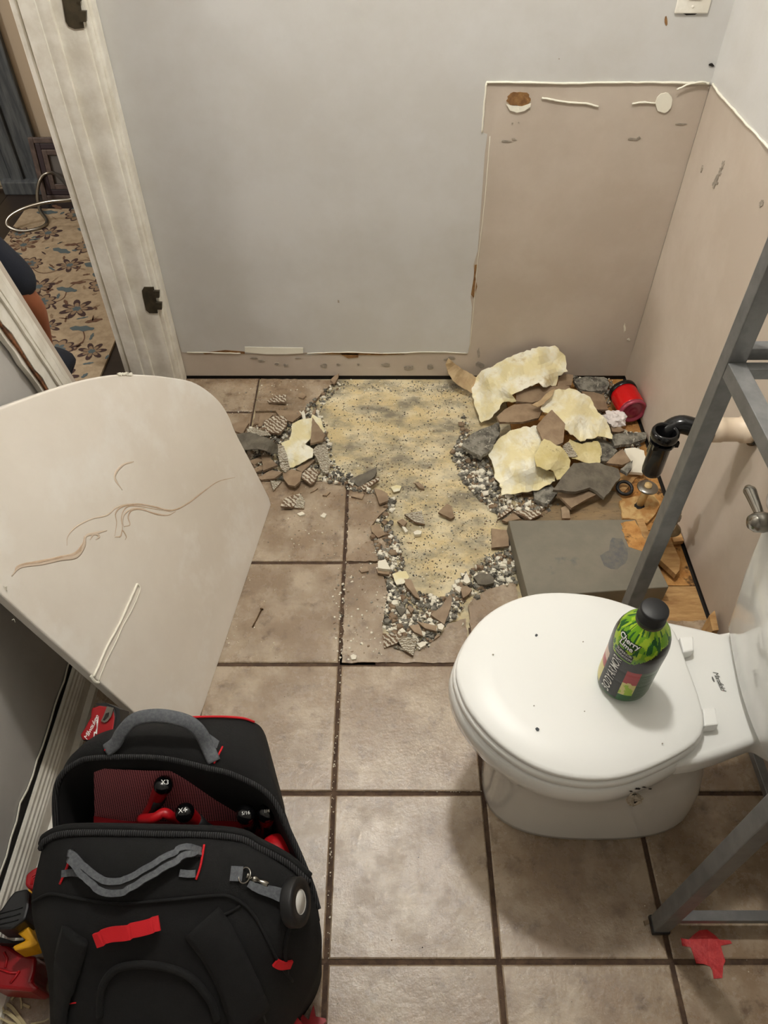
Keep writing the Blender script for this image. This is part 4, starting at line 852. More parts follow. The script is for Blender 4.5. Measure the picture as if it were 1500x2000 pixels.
# ------------------------------------------------------------------ pipes
sp1 = P(1249, 987, Z=0); v1_ = thing('supply_pipe', 'cut cream supply pipe with loose metal escutcheon under the drain trap', 'pipe', sp1)
tp1 = Vector((sp1.x+.004, sp1.y, .085))
sweep('pipe', [sp1, sp1.lerp(tp1, .5)+Vector((.002, 0, 0)), tp1], .010, .010, mat('yellowed_pex', (206, 176, 122), .4), v1_, seg=14)
lathe('escutcheon', [(.011, .006), (.014, .007), (.026, .003), (.029, 0), (.0285, -.001), (.012, .004)], M_chrome, v1_, tp1-Vector((0, 0, .012)), seg=28)
sp2 = P(1293, 1062, Z=.02); v2_ = thing('supply_valve', 'supply pipe with round plate and chrome stop valve near the right wall', 'valve', (sp2.x, sp2.y, .0))
t2 = Vector((sp2.x+.003, sp2.y, .105)); sweep('pipe', [Vector((sp2.x, sp2.y, 0)), t2], .0125, .0125, mat('cream_pipe', (200, 188, 164), .45), v2_, seg=16)
M_plate = mat('tarnished_plate', (164, 150, 122), .35, (120, 104, 78), 30, metal=.7)
lathe('escutcheon', [(.012, .004), (.02, .005), (.029, .002), (.030, 0), (.012, 0)], M_plate, v2_, (sp2.x+.002, sp2.y, .082), seg=28)
lathe('valve_body', [(0, 0), (.012, 0), (.013, .012), (.016, .014), (.016, .026), (.012, .028), (.011, .040), (.009, .042), (.009, .052), (.0065, .052), (.0065, .045), (0, .045)], M_chrome, v2_, t2, axis=(.1, .1, 1), seg=8, smooth=False)
lathe('valve_nut', [(0, -.008), (.009, -.008), (.009, .010), (0, .010)], M_chrome, v2_, t2+Vector((-.014, -.006, .022)), axis=(-1, -.4, 0), seg=6, smooth=False)
dr = thing('drain_trap', 'black plastic drain trap, open on top, joined to a cream pipe in the wall', 'drain pipe', (.61, 1.22, .35))
Z0 = .468; Y0 = 1.236
lathe('wall_pipe', [(.0, 0), (.030, 0), (.030, .030), (.0265, .032), (.0265, .072), (.0285, .074), (.0285, .104), (0, .104)], M_pvc, dr, (XR-.001, Y0, Z0), axis=(-1, 0, 0), seg=28)
lathe('wall_sleeve', [(.030, 0), (.036, 0), (.036, .006), (.030, .006)], M_plblack, dr, (XR-.003, Y0, Z0), axis=(-1, 0, 0), seg=28)
lathe('slip_nut', [(0, 0), (.031, 0), (.033, .006), (.032, .022), (.026, .026), (0, .026)], M_plblack, dr, (.712, Y0, Z0), axis=(-1, 0, 0), seg=10, smooth=False)
elb = catmull([(.70, Y0, Z0), (.675, Y0+.004, Z0+.004), (.650, Y0+.012, Z0+.004), (.630, Y0+.012, Z0-.012), (.618, Y0+.004, Z0-.04), (.612, Y0-.002, Z0-.07)], 5)
sweep('trap_arm', elb, .021, .021, M_plblack, dr, seg=18)
tx, ty = .6115, 1.222
lathe('tailpiece', [(0, -.128), (.014, -.127), (.021, -.120), (.0225, -.110), (.0225, -.02), (.027, -.018), (.030, -.012), (.030, .0), (.027, .006), (.024, .006), (.021, .0), (.020, -.03), (0, -.03)], M_plblack, dr, (tx, ty, .472), seg=28)
lathe('collar', [(.0225, -.032), (.0285, -.030), (.0285, -.024), (.0225, -.022)], M_plblack, dr, (tx, ty, .472), seg=12, smooth=False)
for k in range(3): a = k*2.1-.3; box('wing', (tx+.028*math.cos(a)-.005, ty+.028*math.sin(a)-.004, .438), (tx+.028*math.cos(a)+.007, ty+.028*math.sin(a)+.004, .452), M_plblack, dr, .001)
# ------------------------------------------------------------------ red can in the corner
ca = P(1235, 800, Z=.048); cb_ = P(1206, 752, Z=.046); cb_.y = min(cb_.y, YB-.065); ax = Vector((cb_.x-ca.x, cb_.y-ca.y, .0)).normalized(); ax.z = .04
can = thing('red_can', 'empty red plastic canister lying on its side in the back right corner', 'canister', (ca.x, ca.y, 0))
M_canred = mat('glossy_red_label', (200, 10, 16), .2); M_maroon = mat('translucent_maroon_plastic', (150, 50, 72), .15, coat=.4); M_can2 = mat('dark_maroon', (96, 22, 40), .3)
R_ = .043; cb0 = ca-ax*.012
lathe('label_sleeve', [(R_*.99, .012), (R_, .016), (R_*.985, .030), (R_, .044), (R_*.985, .058), (R_, .075), (R_*.98, .088)], M_canred, can, cb0, ax, 36)
lathe('can_base', [(0, .004), (.012, .006), (.020, .003), (.026, .006), (.034, .004), (.036, .0), (.041, -.001), (R_, .006), (R_, .013), (.038, .013)], M_maroon, can, cb0, ax, 36)
lathe('lid', [(R_*.98, .086), (R_*1.04, .088), (R_*1.04, .102), (R_*.9, .106), (0, .106)], M_plblack, can, cb0, ax, 36)
for k in range(5):
    a = -2.3+k*.16; q = Vector((0, 0, 1)).rotation_difference(ax); p0 = cb0+q @ Vector((R_*math.cos(a), R_*math.sin(a), .02))
text_strip = None
# ------------------------------------------------------------------ toilet
toi = thing('toilet', 'white two-piece toilet with closed round lid, pulled away from the wall', 'toilet', (.40, .65, 0))
c2 = lambda x, y: (860+x*.42667, 1120+y*.42667)
lid_px = [(70, 450), (82, 380), (125, 290), (200, 200), (300, 135), (410, 98), (520, 86), (640, 92), (760, 112), (880, 150), (985, 195), (1050, 235), (1085, 290), (1112, 370), (1150, 470), (1185, 570), (1205, 650), (1207, 700), (1185, 755), (1130, 800), (1020, 860), (900, 910), (800, 935), (700, 941), (600, 932), (500, 908), (400, 865), (300, 800), (210, 720), (130, 620), (88, 530)]
ring = catmull([P(*c2(*q), Z=.432) for q in lid_px], 3, closed=True)
cen = Vector((.325, .648, 0))
def polar(ring, cen, n=72):
    out = []
    A = [(math.atan2(p.y-cen.y, p.x-cen.x), math.hypot(p.x-cen.x, p.y-cen.y)) for p in ring]; A.sort(); A = [(A[-1][0]-2*PI, A[-1][1])]+A+[(A[0][0]+2*PI, A[0][1])]
    for k in range(n):
        th = -PI+2*PI*k/n
        for i in range(len(A)-1):
            if A[i][0] <= th <= A[i+1][0]:
                t = (th-A[i][0])/max(1e-9, A[i+1][0]-A[i][0]); out.append((th, A[i][1]*(1-t)+A[i+1][1]*t)); break
    return out
LR = polar(ring, cen)
def rg(scale, z, dr_=0, rr_=None, c=None): return [Vector(((c or cen).x+(r_*scale+dr_)*math.cos(a), (c or cen).y+(r_*scale+dr_)*math.sin(a), z)) for a, r_ in (rr_ or LR)]
fixnormals(loft('lid', [rg(.98, .4205), rg(1, .4225), rg(1, .430), rg(1, .432, -.002), rg(1, .4345, -.006), rg(.7, .4375), rg(.3, .4385), rg(.02, .4385)], M_lid, toi, cap0=True, cap1=True))
fixnormals(loft('seat', [rg(1, .402, -.012), rg(1, .403, .002), rg(1, .405, .004), rg(1, .415, .004), rg(1, .419, .001), rg(1, .420, -.004)], M_lid, toi, cap0=True, cap1=True))
# pedestal footprint
fc = Vector((.425, .645, 0)); FP = []
for a, _ in LR:
    ca_, sa = math.cos(a), math.sin(a); A_, B_, n_ = .218, .118, 2.7
    r_ = (abs(ca_/A_)**n_+abs(sa/B_)**n_)**(-1/n_);  FP.append((a, r_))
def mixring(t, z, s=1.0):
    out = []
    for (a, r1), (_, r2) in zip(LR, FP):
        c_ = cen.lerp(fc, t); q1 = r1*s; r_ = q1*(1-t)+r2*t; out.append(Vector((c_.x+r_*math.cos(a), c_.y+r_*math.sin(a), z)))
    return out
bowl = fixnormals(loft('bowl', [mixring(0, .396, .9), rg(1, .400, -.002), rg(1, .400, .002), rg(1, .396, .006), rg(1, .380, .009), rg(1, .356, .008), mixring(.06, .335, 1.0), mixring(.30, .29, .94), mixring(.58, .24, .93), mixring(.80, .17, .93), mixring(.92, .10, .95), mixring(.97, .05), mixring(1, .012), [v+Vector((0, 0, 0)) for v in mixring(1, .0)]], M_porc, toi, cap0=True, cap1=True))
dk = [c2(1040, 215), c2(1160, 240), c2(1278, 268), c2(1345, 500), c2(1400, 640), c2(1455, 750), c2(1452, 775)]
dkp = [P(*q, Z=.400) for q in dk]+[P(*c2(1200, 860), Z=.395), P(*c2(1010, 960), Z=.395)]
dkp = [Vector((.44, .80, .4)), dkp[0], dkp[1], dkp[2], Vector((.70, .775, .4)), Vector((.70, .475, .4)), P(*c2(1462, 765), Z=.4), P(*c2(1300, 828), Z=.4), P(*c2(1190, 862), Z=.4), P(*c2(1060, 880), Z=.4), Vector((.42, .52, .4))]
dko = prism('deck', [Vector((p.x, p.y, .401)) for p in dkp], (0, 0, -.050), M_porc, toi); b_ = dko.modifiers.new('b', 'BEVEL'); b_.width = .012; b_.segments = 4; b_.limit_method = 'ANGLE'; dko.data.polygons.foreach_set('use_smooth', [True]*len(dko.data.polygons))
for q in [((1095, 290), (1160, 285), (1162, 352), (1112, 362)), ((1200, 615), (1262, 610), (1276, 692), (1208, 700))]:
    hh = prism('hinge_cap', [P(*c2(*p), Z=.424) for p in q], (0, 0, -.024), M_lid, toi); b_ = hh.modifiers.new('b', 'BEVEL'); b_.width = .003; b_.segments = 2
trb = bvh(bowl)
h0, n0 = hit(trb, 1239, 1559, .0006)
if h0 is not None:
    def onb(x, y, o=.0006): 
        p, n = hit(trb, x, y, o); return p if p is not None else h0
    blob('rust_ring', 1239, 1561, 18, 12, mat('rust_stain_paint', (166, 148, 116), .5, (214, 208, 196), 120, .4, .55), toi, lambda x, y: onb(x, y, .0008), th=.0005, j=.15, seed=4)
    blob('bolt_hole_rim', 1239, 1559, 11, 11, mat('cream_rim', (222, 212, 194), .4), toi, lambda x, y: onb(x, y, .0014), th=.0006, j=.08, seed=5)
    blob('bolt_hole', 1239, 1558, 7, 9, M_dark, toi, lambda x, y: onb(x, y, .002), th=.0006, j=.1, seed=6)
    for q in [(1245, 1540, 5, 1.5), (1258, 1537, 4, 1), (1270, 1540, 3, 1.2), (1232, 1545, 3, 1)]: blob('dirt', *q, M_dark, toi, lambda x, y: onb(x, y, .0008), th=.0004, j=.4, seed=q[0])
# tank
def rrect(x0_, x1_, y0_, y1_, r_, z, n=8, bulge=0):
    o = []
    for (cx_, cy_, a0_) in [(x1_-r_, y1_-r_, 0), (x0_+r_, y1_-r_, PI/2), (x0_+r_, y0_+r_, PI), (x1_-r_, y0_+r_, 1.5*PI)]:
        for k in range(n+1): a = a0_+PI/2*k/n; o.append(Vector((cx_+r_*math.cos(a), cy_+r_*math.sin(a), z)))
        if a0_ == PI/2:
            for k in range(1, 10): t = k/10; o.append(Vector((x0_-bulge*math.sin(PI*t), (y1_-r_)*(1-t)+(y0_+r_)*t, z)))
    return o
fixnormals(loft('tank', [rrect(.632, .76, .40, .765, .03, .409, bulge=.014), rrect(.620, .765, .39, .772, .035, .414, bulge=.016), rrect(.612, .77, .385, .775, .04, .43, bulge=.018), rrect(.588, .775, .375, .775, .04, .58, bulge=.018), rrect(.572, .78, .365, .777, .04, .745, bulge=.018)], M_porc, toi, cap0=True, cap1=True))
tl = loft('tank_lid', [rrect(.562, .785, .355, .784, .045, .746, bulge=.018), rrect(.560, .787, .353, .786, .045, .752, bulge=.018), rrect(.560, .787, .353, .786, .045, .770, bulge=.018), rrect(.566, .781, .36, .78, .045, .778, bulge=.018)], M_porc, toi, cap0=True, cap1=True); fixnormals(tl)
hb = P(1490, 1020, X=.557); he = P(1461, 950, X=.556)
lev = lathe('flush_lever_hub', [(0, -.022), (.010, -.02), (.015, -.012), (.016, 0), (.013, .012), (.010, .022), (.010, .03), (0, .03)], M_chrome, toi, hb, axis=(1, 0, 0), seg=20)
sweep('flush_lever', catmull([hb, hb.lerp(he, .35), hb.lerp(he, .75), he], 5), .010, .0085, M_chrome, toi, seg=14, wf=lambda t: .55+.55*t if t < .85 else 1.0-.5*(t-.85)/.15)
# maker's script on the deck
M_stamp = mat('grey_stamp_print', (96, 96, 92), .5)
p0 = P(1404, 1330, Z=.4016); xd = P(1413, 1350, Z=.4016)-P(1396, 1312, Z=.4016); yd = Vector((-xd.y, xd.x, 0))
text_plane('printed_script', 'Mansfield', .0125, p0, xd, yd, M_stamp, toi, shear=.35, space=.8)
blob('printed_mark', 1393, 1327, 1.6, 6, M_stamp, toi, lambda x, y: P(x, y, Z=.4014), th=.0003, rot=-.4, seed=3)
for q in [(1048, 1240, 3), (1050, 1424, 4), (963, 1278, 1.5), (1139, 1253, 1.3), (1142, 1389, 1.3), (1294, 1452, 1.4), (1043, 1378, 1)]:
    blob('speck', q[0], q[1], q[2], q[2]*.8, M_scuff if q[2] < 2 else M_darktext, toi, lambda x, y: P(x, y, Z=.4392), th=.0012, j=.3, seg=7, seed=q[0])
# ------------------------------------------------------------------ drink bottle
BO = Vector((.397, .634, .4385)); bot_ = thing('drink_bottle', 'sports drink bottle with black cap and green label standing on the toilet lid', 'bottle', BO)
BP = [(.0, .002), (.030, .0), (.038, .003), (.0415, .010), (.0425, .020), (.0425, .055), (.0420, .058), (.0425, .061), (.0425, .085), (.0420, .088), (.0425, .091), (.0430, .112), (.0432, .125), (.0425, .137), (.0405, .148), (.0365, .159), (.0310, .168), (.0255, .175), (.0215, .180), (.0195, .184), (.0185, .190)]
def resamp(pr, n):
    L = [0]
    for a, b in zip(pr, pr[1:]): L.append(L[-1]+math.hypot(a[0]-b[0], a[1]-b[1]))
    out = []
    for k in range(n+1):
        t = L[-1]*k/n
        for i in range(len(L)-1):
            if L[i] <= t <= L[i+1]+1e-12: u = (t-L[i])/(L[i+1]-L[i]); out.append((pr[i][0]*(1-u)+pr[i+1][0]*u, pr[i][1]*(1-u)+pr[i+1][1]*u)); break
    return out, L[-1]
BPs, BL = resamp(BP, 96)
CA = math.degrees(math.atan2(-BO.y, -BO.x))  # azimuth towards camera
def lab(i, j, seg=144):
    z = (BPs[i][1]+BPs[i+1][1])/2; az = (360*j/seg-CA+180) % 360-180   # + is right seen from camera
    if z > .181: return 6
    nn = noise.noise(Vector((math.cos(math.radians(az))*4, math.sin(math.radians(az))*4, z*70)))
    if -40 < az < 2 and .119 < z < .1395-.0001*(az+40): return 0
    if z > .098:
        edge = .118+.032*max(0, (az-5)/45) if az > 0 else .116+.030*max(0, (-az-45)/25)
        edge = min(edge, .155)
        if z > edge:
            n2 = noise.noise(Vector((math.cos(math.radians(az))*7, math.sin(math.radians(az))*7, z*60+5)))
            if n2 > .24: return 2
            return 1 if nn > -.08 else 3
        return 0
    if z < .012: return 2
    if -52 < az < 0: return 0
    if 0 <= az < 32:
        if z > .062+nn*.01: return 4
        if z > .028: return 5 if nn > -.15 else 3
        return 2
    if -90 < az < -52: return 4 if .055 < z < .075 else (5 if z < .06 else 7)
    return 8
labm = [mat('label_black', (18, 17, 18), .3), mat('label_green', (112, 166, 26), .3), mat('label_dark_green', (30, 92, 38), .3), mat('label_lime', (164, 196, 44), .3), mat('label_cherry', (172, 40, 48), .3), mat('label_cream', (216, 206, 128), .3), mat('bottle_neck', (96, 88, 74), .2), mat('label_pink', (210, 180, 160), .3), mat('label_moss', (62, 84, 58), .3)]
bm_ = lathe('labelled_body', BPs, labm, bot_, BO, seg=144, midx=lambda i, j: lab(i, j))
lathe('cap', [(.0, .211), (.0185, .211), (.0205, .2095), (.0212, .206), (.0212, .192), (.0218, .1915), (.0218, .186), (.0205, .1855), (.0, .1855)], M_matblack, bot_, BO, seg=48)
for k in range(48): pass
def bottext(name, s, size, az, zc, m, rot=0, off=.0007, sx=1, **k):
    vs_, fs = textmesh(s, size, **k); vs_ = [Vector((v.x*sx, v.y, 0)) for v in vs_]; az0 = math.radians(CA+az); L = [0]
    for a, b in zip(BPs, BPs[1:]): L.append(L[-1]+math.hypot(a[0]-b[0], a[1]-b[1]))
    ic = min(range(len(BPs)), key=lambda i: abs(BPs[i][1]-zc) if i > 5 else 9); rc = BPs[ic][0]; Lc = L[ic]; out = []
    for v in vs_:
        X, Y = v.x*math.cos(rot)-v.y*math.sin(rot), v.x*math.sin(rot)+v.y*math.cos(rot); t = min(max(Lc+Y, 0), L[-1]-1e-6)
        i = max(q for q in range(len(L)) if L[q] <= t); i = min(i, len(L)-2); u = (t-L[i])/(L[i+1]-L[i]); r_ = BPs[i][0]*(1-u)+BPs[i+1][0]*u+off; z = BPs[i][1]*(1-u)+BPs[i+1][1]*u+off*.3
        a = az0+X/rc; out.append(BO+Vector((r_*math.cos(a), r_*math.sin(a), z)))
    return mk(name, out, fs, m, bot_)
bottext('brand_lettering', 'BODYARMOR', .0225, -26, .066, M_text, rot=PI/2, bold=.0001, shear=.15, space=1.08, sx=.66)
for dz, s in [(.003, 'Cherry'), (-.0075, 'Lime')]:
    bottext('flavour_outline', s, .0125, -22, .154+dz, mat('label_deep_green', (14, 50, 26), .4), bold=.0016, off=.0006); bottext('flavour_lettering', s, .0125, -22, .154+dz, M_text, bold=.0003, off=.0012)  # dark green printed outline behind the white flavour letters
bottext('badge_lettering', 'SUPERIOR', .0072, -19, .1325, M_text, off=.0008, sx=.85); bottext('badge_lettering', 'HYDRATION', .0062, -19, .1252, M_text, off=.0008, sx=.85)
for k in range(8): bottext('small_print', '---- - ---', .005, 50, .03+k*.009, mat('label_grey_print', (150, 160, 150), .4), off=.0005)
# ------------------------------------------------------------------ grey steel frame over the toilet
fr = thing('steel_frame', 'grey square-tube steel frame standing over the toilet against the right wall', 'frame', (.645, .63, 0))
W_ = .028
def leg(x, y):
    l = box('leg', (x-W_/2, y-W_/2, .012), (x+W_/2, y+W_/2, 1.62), M_steel, fr, .002)
    f = box('foot', (x-W_/2-.002, y-W_/2-.002, 0), (x+W_/2+.002, y+W_/2+.002, .014), M_matblack, None, .002); f.parent = l; f.matrix_parent_inverse = Matrix.Identity(4)
LX0, LX1, LY0, LY1 = .512, .782, .372, .905
for x, y in [(LX0, LY0), (LX0, LY1), (LX1, LY0), (LX1, LY1)]: leg(x, y)
def rail(a, b, z, w_=.02): box('rail', (min(a[0], b[0])-(w_/2 if a[0] == b[0] else 0), min(a[1], b[1])-(w_/2 if a[1] == b[1] else 0), z-w_/2), (max(a[0], b[0])+(w_/2 if a[0] == b[0] else 0), max(a[1], b[1])+(w_/2 if a[1] == b[1] else 0), z+w_/2), M_steel, fr, .0015)
h_ = W_/2
rail((LX0+h_, LY1+.006), (LX1-h_, LY1+.006), .905); rail((LX0, LY0+h_), (LX0, LY1-h_), .885, .026); rail((LX0+h_, LY1-.016), (LX1-h_, LY1-.016), .885, .018); rail((LX1, LY0+h_), (LX1, LY1-h_), .885); rail((LX0+h_, LY0), (LX1-h_, LY0), .885)
rail((LX0+h_, LY0+.004), (LX1-h_, LY0+.004), .045, .018); rail((LX1, LY0+h_), (LX1, LY1-h_), .045, .018)
for z in (1.25, 1.6):
    rail((LX0+h_, LY1), (LX1-h_, LY1), z); rail((LX0+h_, LY0), (LX1-h_, LY0), z); rail((LX0, LY0+h_), (LX0, LY1-h_), z); rail((LX1, LY0+h_), (LX1, LY1-h_), z)
# red spill
sp = blob('red_spill', 1380, 1862, 34, 34, mat('wet_red_dye', (186, 40, 44), .25, (210, 62, 62), 60, bump=.5, bscale=150), None, lambda x, y: P(x, y, .001), th=.0012)
bpy.data.objects.remove(sp)
c6 = lambda x, y: (1180+x*.3, 1400+y*.3)
sp = prism('red_spill', [P(*c6(*q), Z=.0016) for q in [(500, 1440), (550, 1450), (580, 1420), (620, 1390), (670, 1385), (720, 1420), (750, 1450), (820, 1455), (832, 1475), (760, 1490), (770, 1530), (790, 1590), (775, 1625), (770, 1700), (715, 1705), (705, 1650), (690, 1625), (650, 1610), (600, 1605), (585, 1560), (565, 1500), (510, 1490)]], (0, 0, -.0014), MATS['wet_red_dye'], None, jag=.003); recenter(sp)
prop(sp, 'bright red splash on the tiles next to the front leg of the frame', 'spill')
# ------------------------------------------------------------------ tool backpack
bag = thing('tool_backpack', 'open black tool backpack with grey handles and red tab in front', 'backpack', (-.35, .35, 0))
c1 = lambda x, y: (x*.44, 1340+y*.44)
A_ = [(150, 1560, .10), (140, 1500, .22), (150, 1471, .30), (175, 1443, .345), (229, 1422, .37), (343, 1404, .38), (440, 1402, .375), (490, 1408, .36), (519, 1437, .33), (541, 1538, .27), (594, 1692, .23), (618, 1760, .20)]
B_ = [(110, 1645, .24), (107, 1560, .30), (119, 1516, .335), (150, 1490, .355), (189, 1480, .37), (308, 1480, .385), (400, 1499, .385), (462, 1516, .38), (528, 1556, .36), (572, 1639, .33), (607, 1723, .30), (622, 1775, .28)]
RA = catmull([P(x, y, Z=z) for x, y, z in A_], 6); RB = catmull([P(x, y, Z=z) for x, y, z in B_], 6)
mid = [a.lerp(b, .5)+Vector((0, 0, .012)) for a, b in zip(RA, RB)]
A0r = [Vector((a.x*.98-.01, a.y+.02, .0)) for a in RA]
cB = Vector((-.34, .50, .25))
RBi = [b.lerp(Vector((cB.x, b.y, b.z)), .035) for b in RB]
RBd = [Vector((b.x*.9+cB.x*.1, b.y-.02, max(.06, b.z-.22))) for b in RB]
rear = fixnormals(loft('rear_compartment', [A0r, RA, mid, RB], M_black, bag, closed=False))
so = rear.modifiers.new('s', 'SOLIDIFY'); so.thickness = .006; so.offset = -1
lin = loft('inner_lining', [RBi, RBd], M_black2, bag, closed=False)
rz = loft('bag_floor', [[Vector((p.x, p.y, .06)) for p in RBd], [Vector((p.x, .30, .05)) for p in RBd]], M_black2, bag, closed=False)
sweep('rear_zip', RB, .005, .004, stripemat('zip_teeth', (14, 14, 15), (60, 60, 62), 90, 'X', distort=0), bag, seg=6)
sweep('red_piping', catmull([P(x, y, Z=z) for x, y, z in [(343, 1402, .384), (400, 1400, .383), (440, 1400, .38), (475, 1403, .37), (497, 1410, .36)]], 6), .0022, .0022, M_redweb, bag, seg=6)
# mesh lining panel
def grid(name, rows, m, parent, n=16, smooth=True):
    R = [catmull(r_, n) for r_ in rows]; mlen = len(R[0]); cols = [catmull([R[i][j] for i in range(len(R))], 5) for j in range(mlen)]
    return loft(name, [[c[i] for c in cols] for i in range(len(cols[0]))], m, parent, closed=False, smooth=smooth)
M_mesh = mat('pink_red_mesh', (150, 62, 72), .8)
nt = M_mesh.node_tree; bb = nt.nodes['Principled BSDF']; tc = nt.nodes.new('ShaderNodeTexCoord')
w1 = nt.nodes.new('ShaderNodeTexWave'); w1.bands_direction = 'X'; w1.inputs['Scale'].default_value = 78; w2 = nt.nodes.new('ShaderNodeTexWave'); w2.bands_direction = 'Z'; w2.inputs['Scale'].default_value = 100
for w_ in (w1, w2): w_.inputs['Distortion'].default_value = .4; nt.links.new(tc.outputs['Object'], w_.inputs[0])
mm = nt.nodes.new('ShaderNodeMath'); mm.operation = 'MAXIMUM'; nt.links.new(w1.outputs['Fac'], mm.inputs[0]); nt.links.new(w2.outputs['Fac'], mm.inputs[1])
rp_ = nt.nodes.new('ShaderNodeMapRange'); rp_.inputs[1].default_value = .55; rp_.inputs[2].default_value = .9; nt.links.new(mm.outputs[0], rp_.inputs[0])
mx = nt.nodes.new('ShaderNodeMix'); mx.data_type = 'RGBA'; mx.inputs[6].default_value = s2l((60, 8, 16))+(1,); mx.inputs[7].default_value = s2l((205, 120, 128))+(1,)
nt.links.new(rp_.outputs[0], mx.inputs[0]); nt.links.new(mx.outputs[2], bb.inputs['Base Color'])
msh = grid('mesh_pocket', [[P(183, 1500, Z=.33), P(260, 1504, Z=.345), P(390, 1508, Z=.345), P(480, 1522, Z=.33), P(526, 1575, Z=.30)], [P(184, 1555, Z=.27), P(270, 1560, Z=.28), P(390, 1562, Z=.28), P(480, 1570, Z=.27), P(535, 1610, Z=.25)],
                      [P(185, 1620, Z=.20), P(270, 1625, Z=.21), P(390, 1625, Z=.21), P(490, 1630, Z=.20), P(560, 1670, Z=.19)]], M_mesh, bag, 6)
M_redfab = mat('red_fabric', (168, 14, 30), .8)
grid('pocket_band', [[P(183, 1594, Z=.235), P(260, 1604, Z=.245), P(390, 1604, Z=.245), P(480, 1608, Z=.235), P(550, 1650, Z=.22)], [P(183, 1660, Z=.17), P(260, 1670, Z=.17), P(390, 1670, Z=.17), P(490, 1680, Z=.17), P(570, 1720, Z=.17)]], M_redfab, bag, 6)
# front compartment shell
rows = [([(79, 1662), (90, 1645), (141, 1631), (308, 1633), (453, 1639), (506, 1661), (563, 1692), (604, 1728)], [.33, .345, .36, .375, .37, .355, .335, .315]),
        ([(70, 1700), (95, 1680), (150, 1665), (310, 1668), (450, 1676), (515, 1700), (570, 1730), (617, 1768)], [.30, .335, .36, .38, .375, .36, .335, .29]),
        ([(62, 1745), (90, 1735), (150, 1730), (310, 1735), (450, 1735), (520, 1750), (580, 1775), (624, 1800)], [.27, .315, .345, .37, .365, .35, .32, .27]),
        ([(62, 1780), (92, 1775), (150, 1772), (310, 1780), (450, 1780), (525, 1795), (588, 1810), (628, 1825)], [.25, .30, .33, .35, .345, .335, .30, .25]),
        ([(70, 1825), (98, 1822), (150, 1820), (310, 1830), (450, 1832), (530, 1840), (590, 1848), (628, 1856)], [.22, .28, .315, .335, .33, .32, .28, .22]),
        ([(88, 1885), (112, 1885), (160, 1885), (310, 1892), (450, 1895), (525, 1900), (580, 1903), (618, 1906)], [.18, .245, .28, .30, .30, .285, .24, .18]),
        ([(95, 1950), (118, 1950), (165, 1950), (310, 1960), (450, 1960), (510, 1962), (560, 1962), (592, 1962)], [.14, .20, .24, .26, .26, .24, .20, .14]),
        ([(100, 2025), (122, 2025), (170, 2025), (310, 2030), (440, 2030), (490, 2030), (535, 2028), (562, 2025)], [.10, .16, .20, .22, .22, .20, .16, .10]),
        ([(120, 2150), (150, 2150), (190, 2150), (310, 2150), (420, 2150), (460, 2150), (495, 2150), (520, 2150)], [.03, .08, .10, .11, .11, .10, .08, .03])]
rws = []
for px_, zs in rows:
    r_ = catmull([P(x, y, Z=z) for (x, y), z in zip(px_, zs)], 5)
    a, b = r_[0], r_[-1]; r_ = [Vector((a.x+.015, a.y, .0))]+r_+[Vector((b.x-.015, b.y, .0))]; rws.append(r_)
cols = [catmull([rws[i][j] for i in range(len(rws))], 4) for j in range(len(rws[0]))]
front = loft('front_compartment', [[c[i] for c in cols] for i in range(len(cols[0]))], M_black, bag, closed=False)
bmm = bmesh.new(); bmm.from_mesh(front.data); bmesh.ops.recalc_face_normals(bmm, faces=bmm.faces); bmm.normal_update()
for v in bmm.verts:
    if v.co.z > .08 : v.co.z += .006*noise.noise(v.co*14)
bmm.to_mesh(front.data); bmm.free()
TB = bvh(front)
def FB(x, y, off=.002):
    h, n = hit(TB, x, y, off)
    if h is None: return P(x, y, Z=.25)
    return h
def FN(x, y):
    h, n = hit(TB, x, y); return n if n is not None else Vector((0, 0, 1))
E0 = rws[0][1:-1]
sweep('front_zip', [p+Vector((0, .002, .003)) for p in E0], .005, .004, MATS['zip_teeth'], bag, seg=6)
sweep('front_rim_fold', [p+Vector((0, .012, .0)) for p in E0], .006, .008, M_black, bag, seg=8)
loft('front_inner_wall', [[p+Vector((0, .004, -.002)) for p in E0], [Vector((p.x*.95-.017, p.y-.01, .06)) for p in E0]], M_black2, bag, closed=False)
def onb_tube(name, pl_, w_, t_, m, off=.002, n=6, sq=False, wf=None):
    pp2 = catmull([Vector((x, y, 0)) for x, y in pl_], n); pp = [FB(p.x, p.y, off) for p in pp2]; nn = [FN(p.x, p.y) for p in pp2]
    return sweep(name, pp, w_, t_, m, bag, up=nn, seg=4 if sq else 8, sq=sq, wf=wf)
onb_tube('seam', [(66, 1760), (100, 1745), (145, 1752), (230, 1764), (330, 1756), (420, 1748), (455, 1752), (490, 1778), (520, 1830), (545, 1880), (570, 1915)], .0022, .0025, M_black)
onb_tube('seam', [(470, 1768), (440, 1785), (410, 1795)], .002, .002, M_black)
onb_tube('padding_arch', [(196, 1985), (200, 1930), (225, 1893), (270, 1882), (320, 1886), (370, 1905), (410, 1950), (425, 1990)], .006, .006, M_black)
onb_tube('shoulder_strap', [(150, 1822), (135, 1880), (125, 1940), (122, 1990)], .026, .007, M_black, off=.004)
onb_tube('shoulder_strap', [(395, 1800), (430, 1850), (465, 1920), (490, 1990)], .030, .007, M_black, off=.004)
onb_tube('strap_stitch', [(420, 1800), (458, 1850), (492, 1920), (515, 1990)], .0016, .0016, mat('charcoal_thread', (52, 52, 54), .9), off=.006)
onb_tube('side_pocket_edge', [(600, 1738), (572, 1790), (556, 1850), (560, 1900)], .003, .003, M_black)
onb_tube('red_pull', [(536, 1876), (548, 1882), (566, 1880)], .006, .002, M_redweb, off=.004, sq=True)
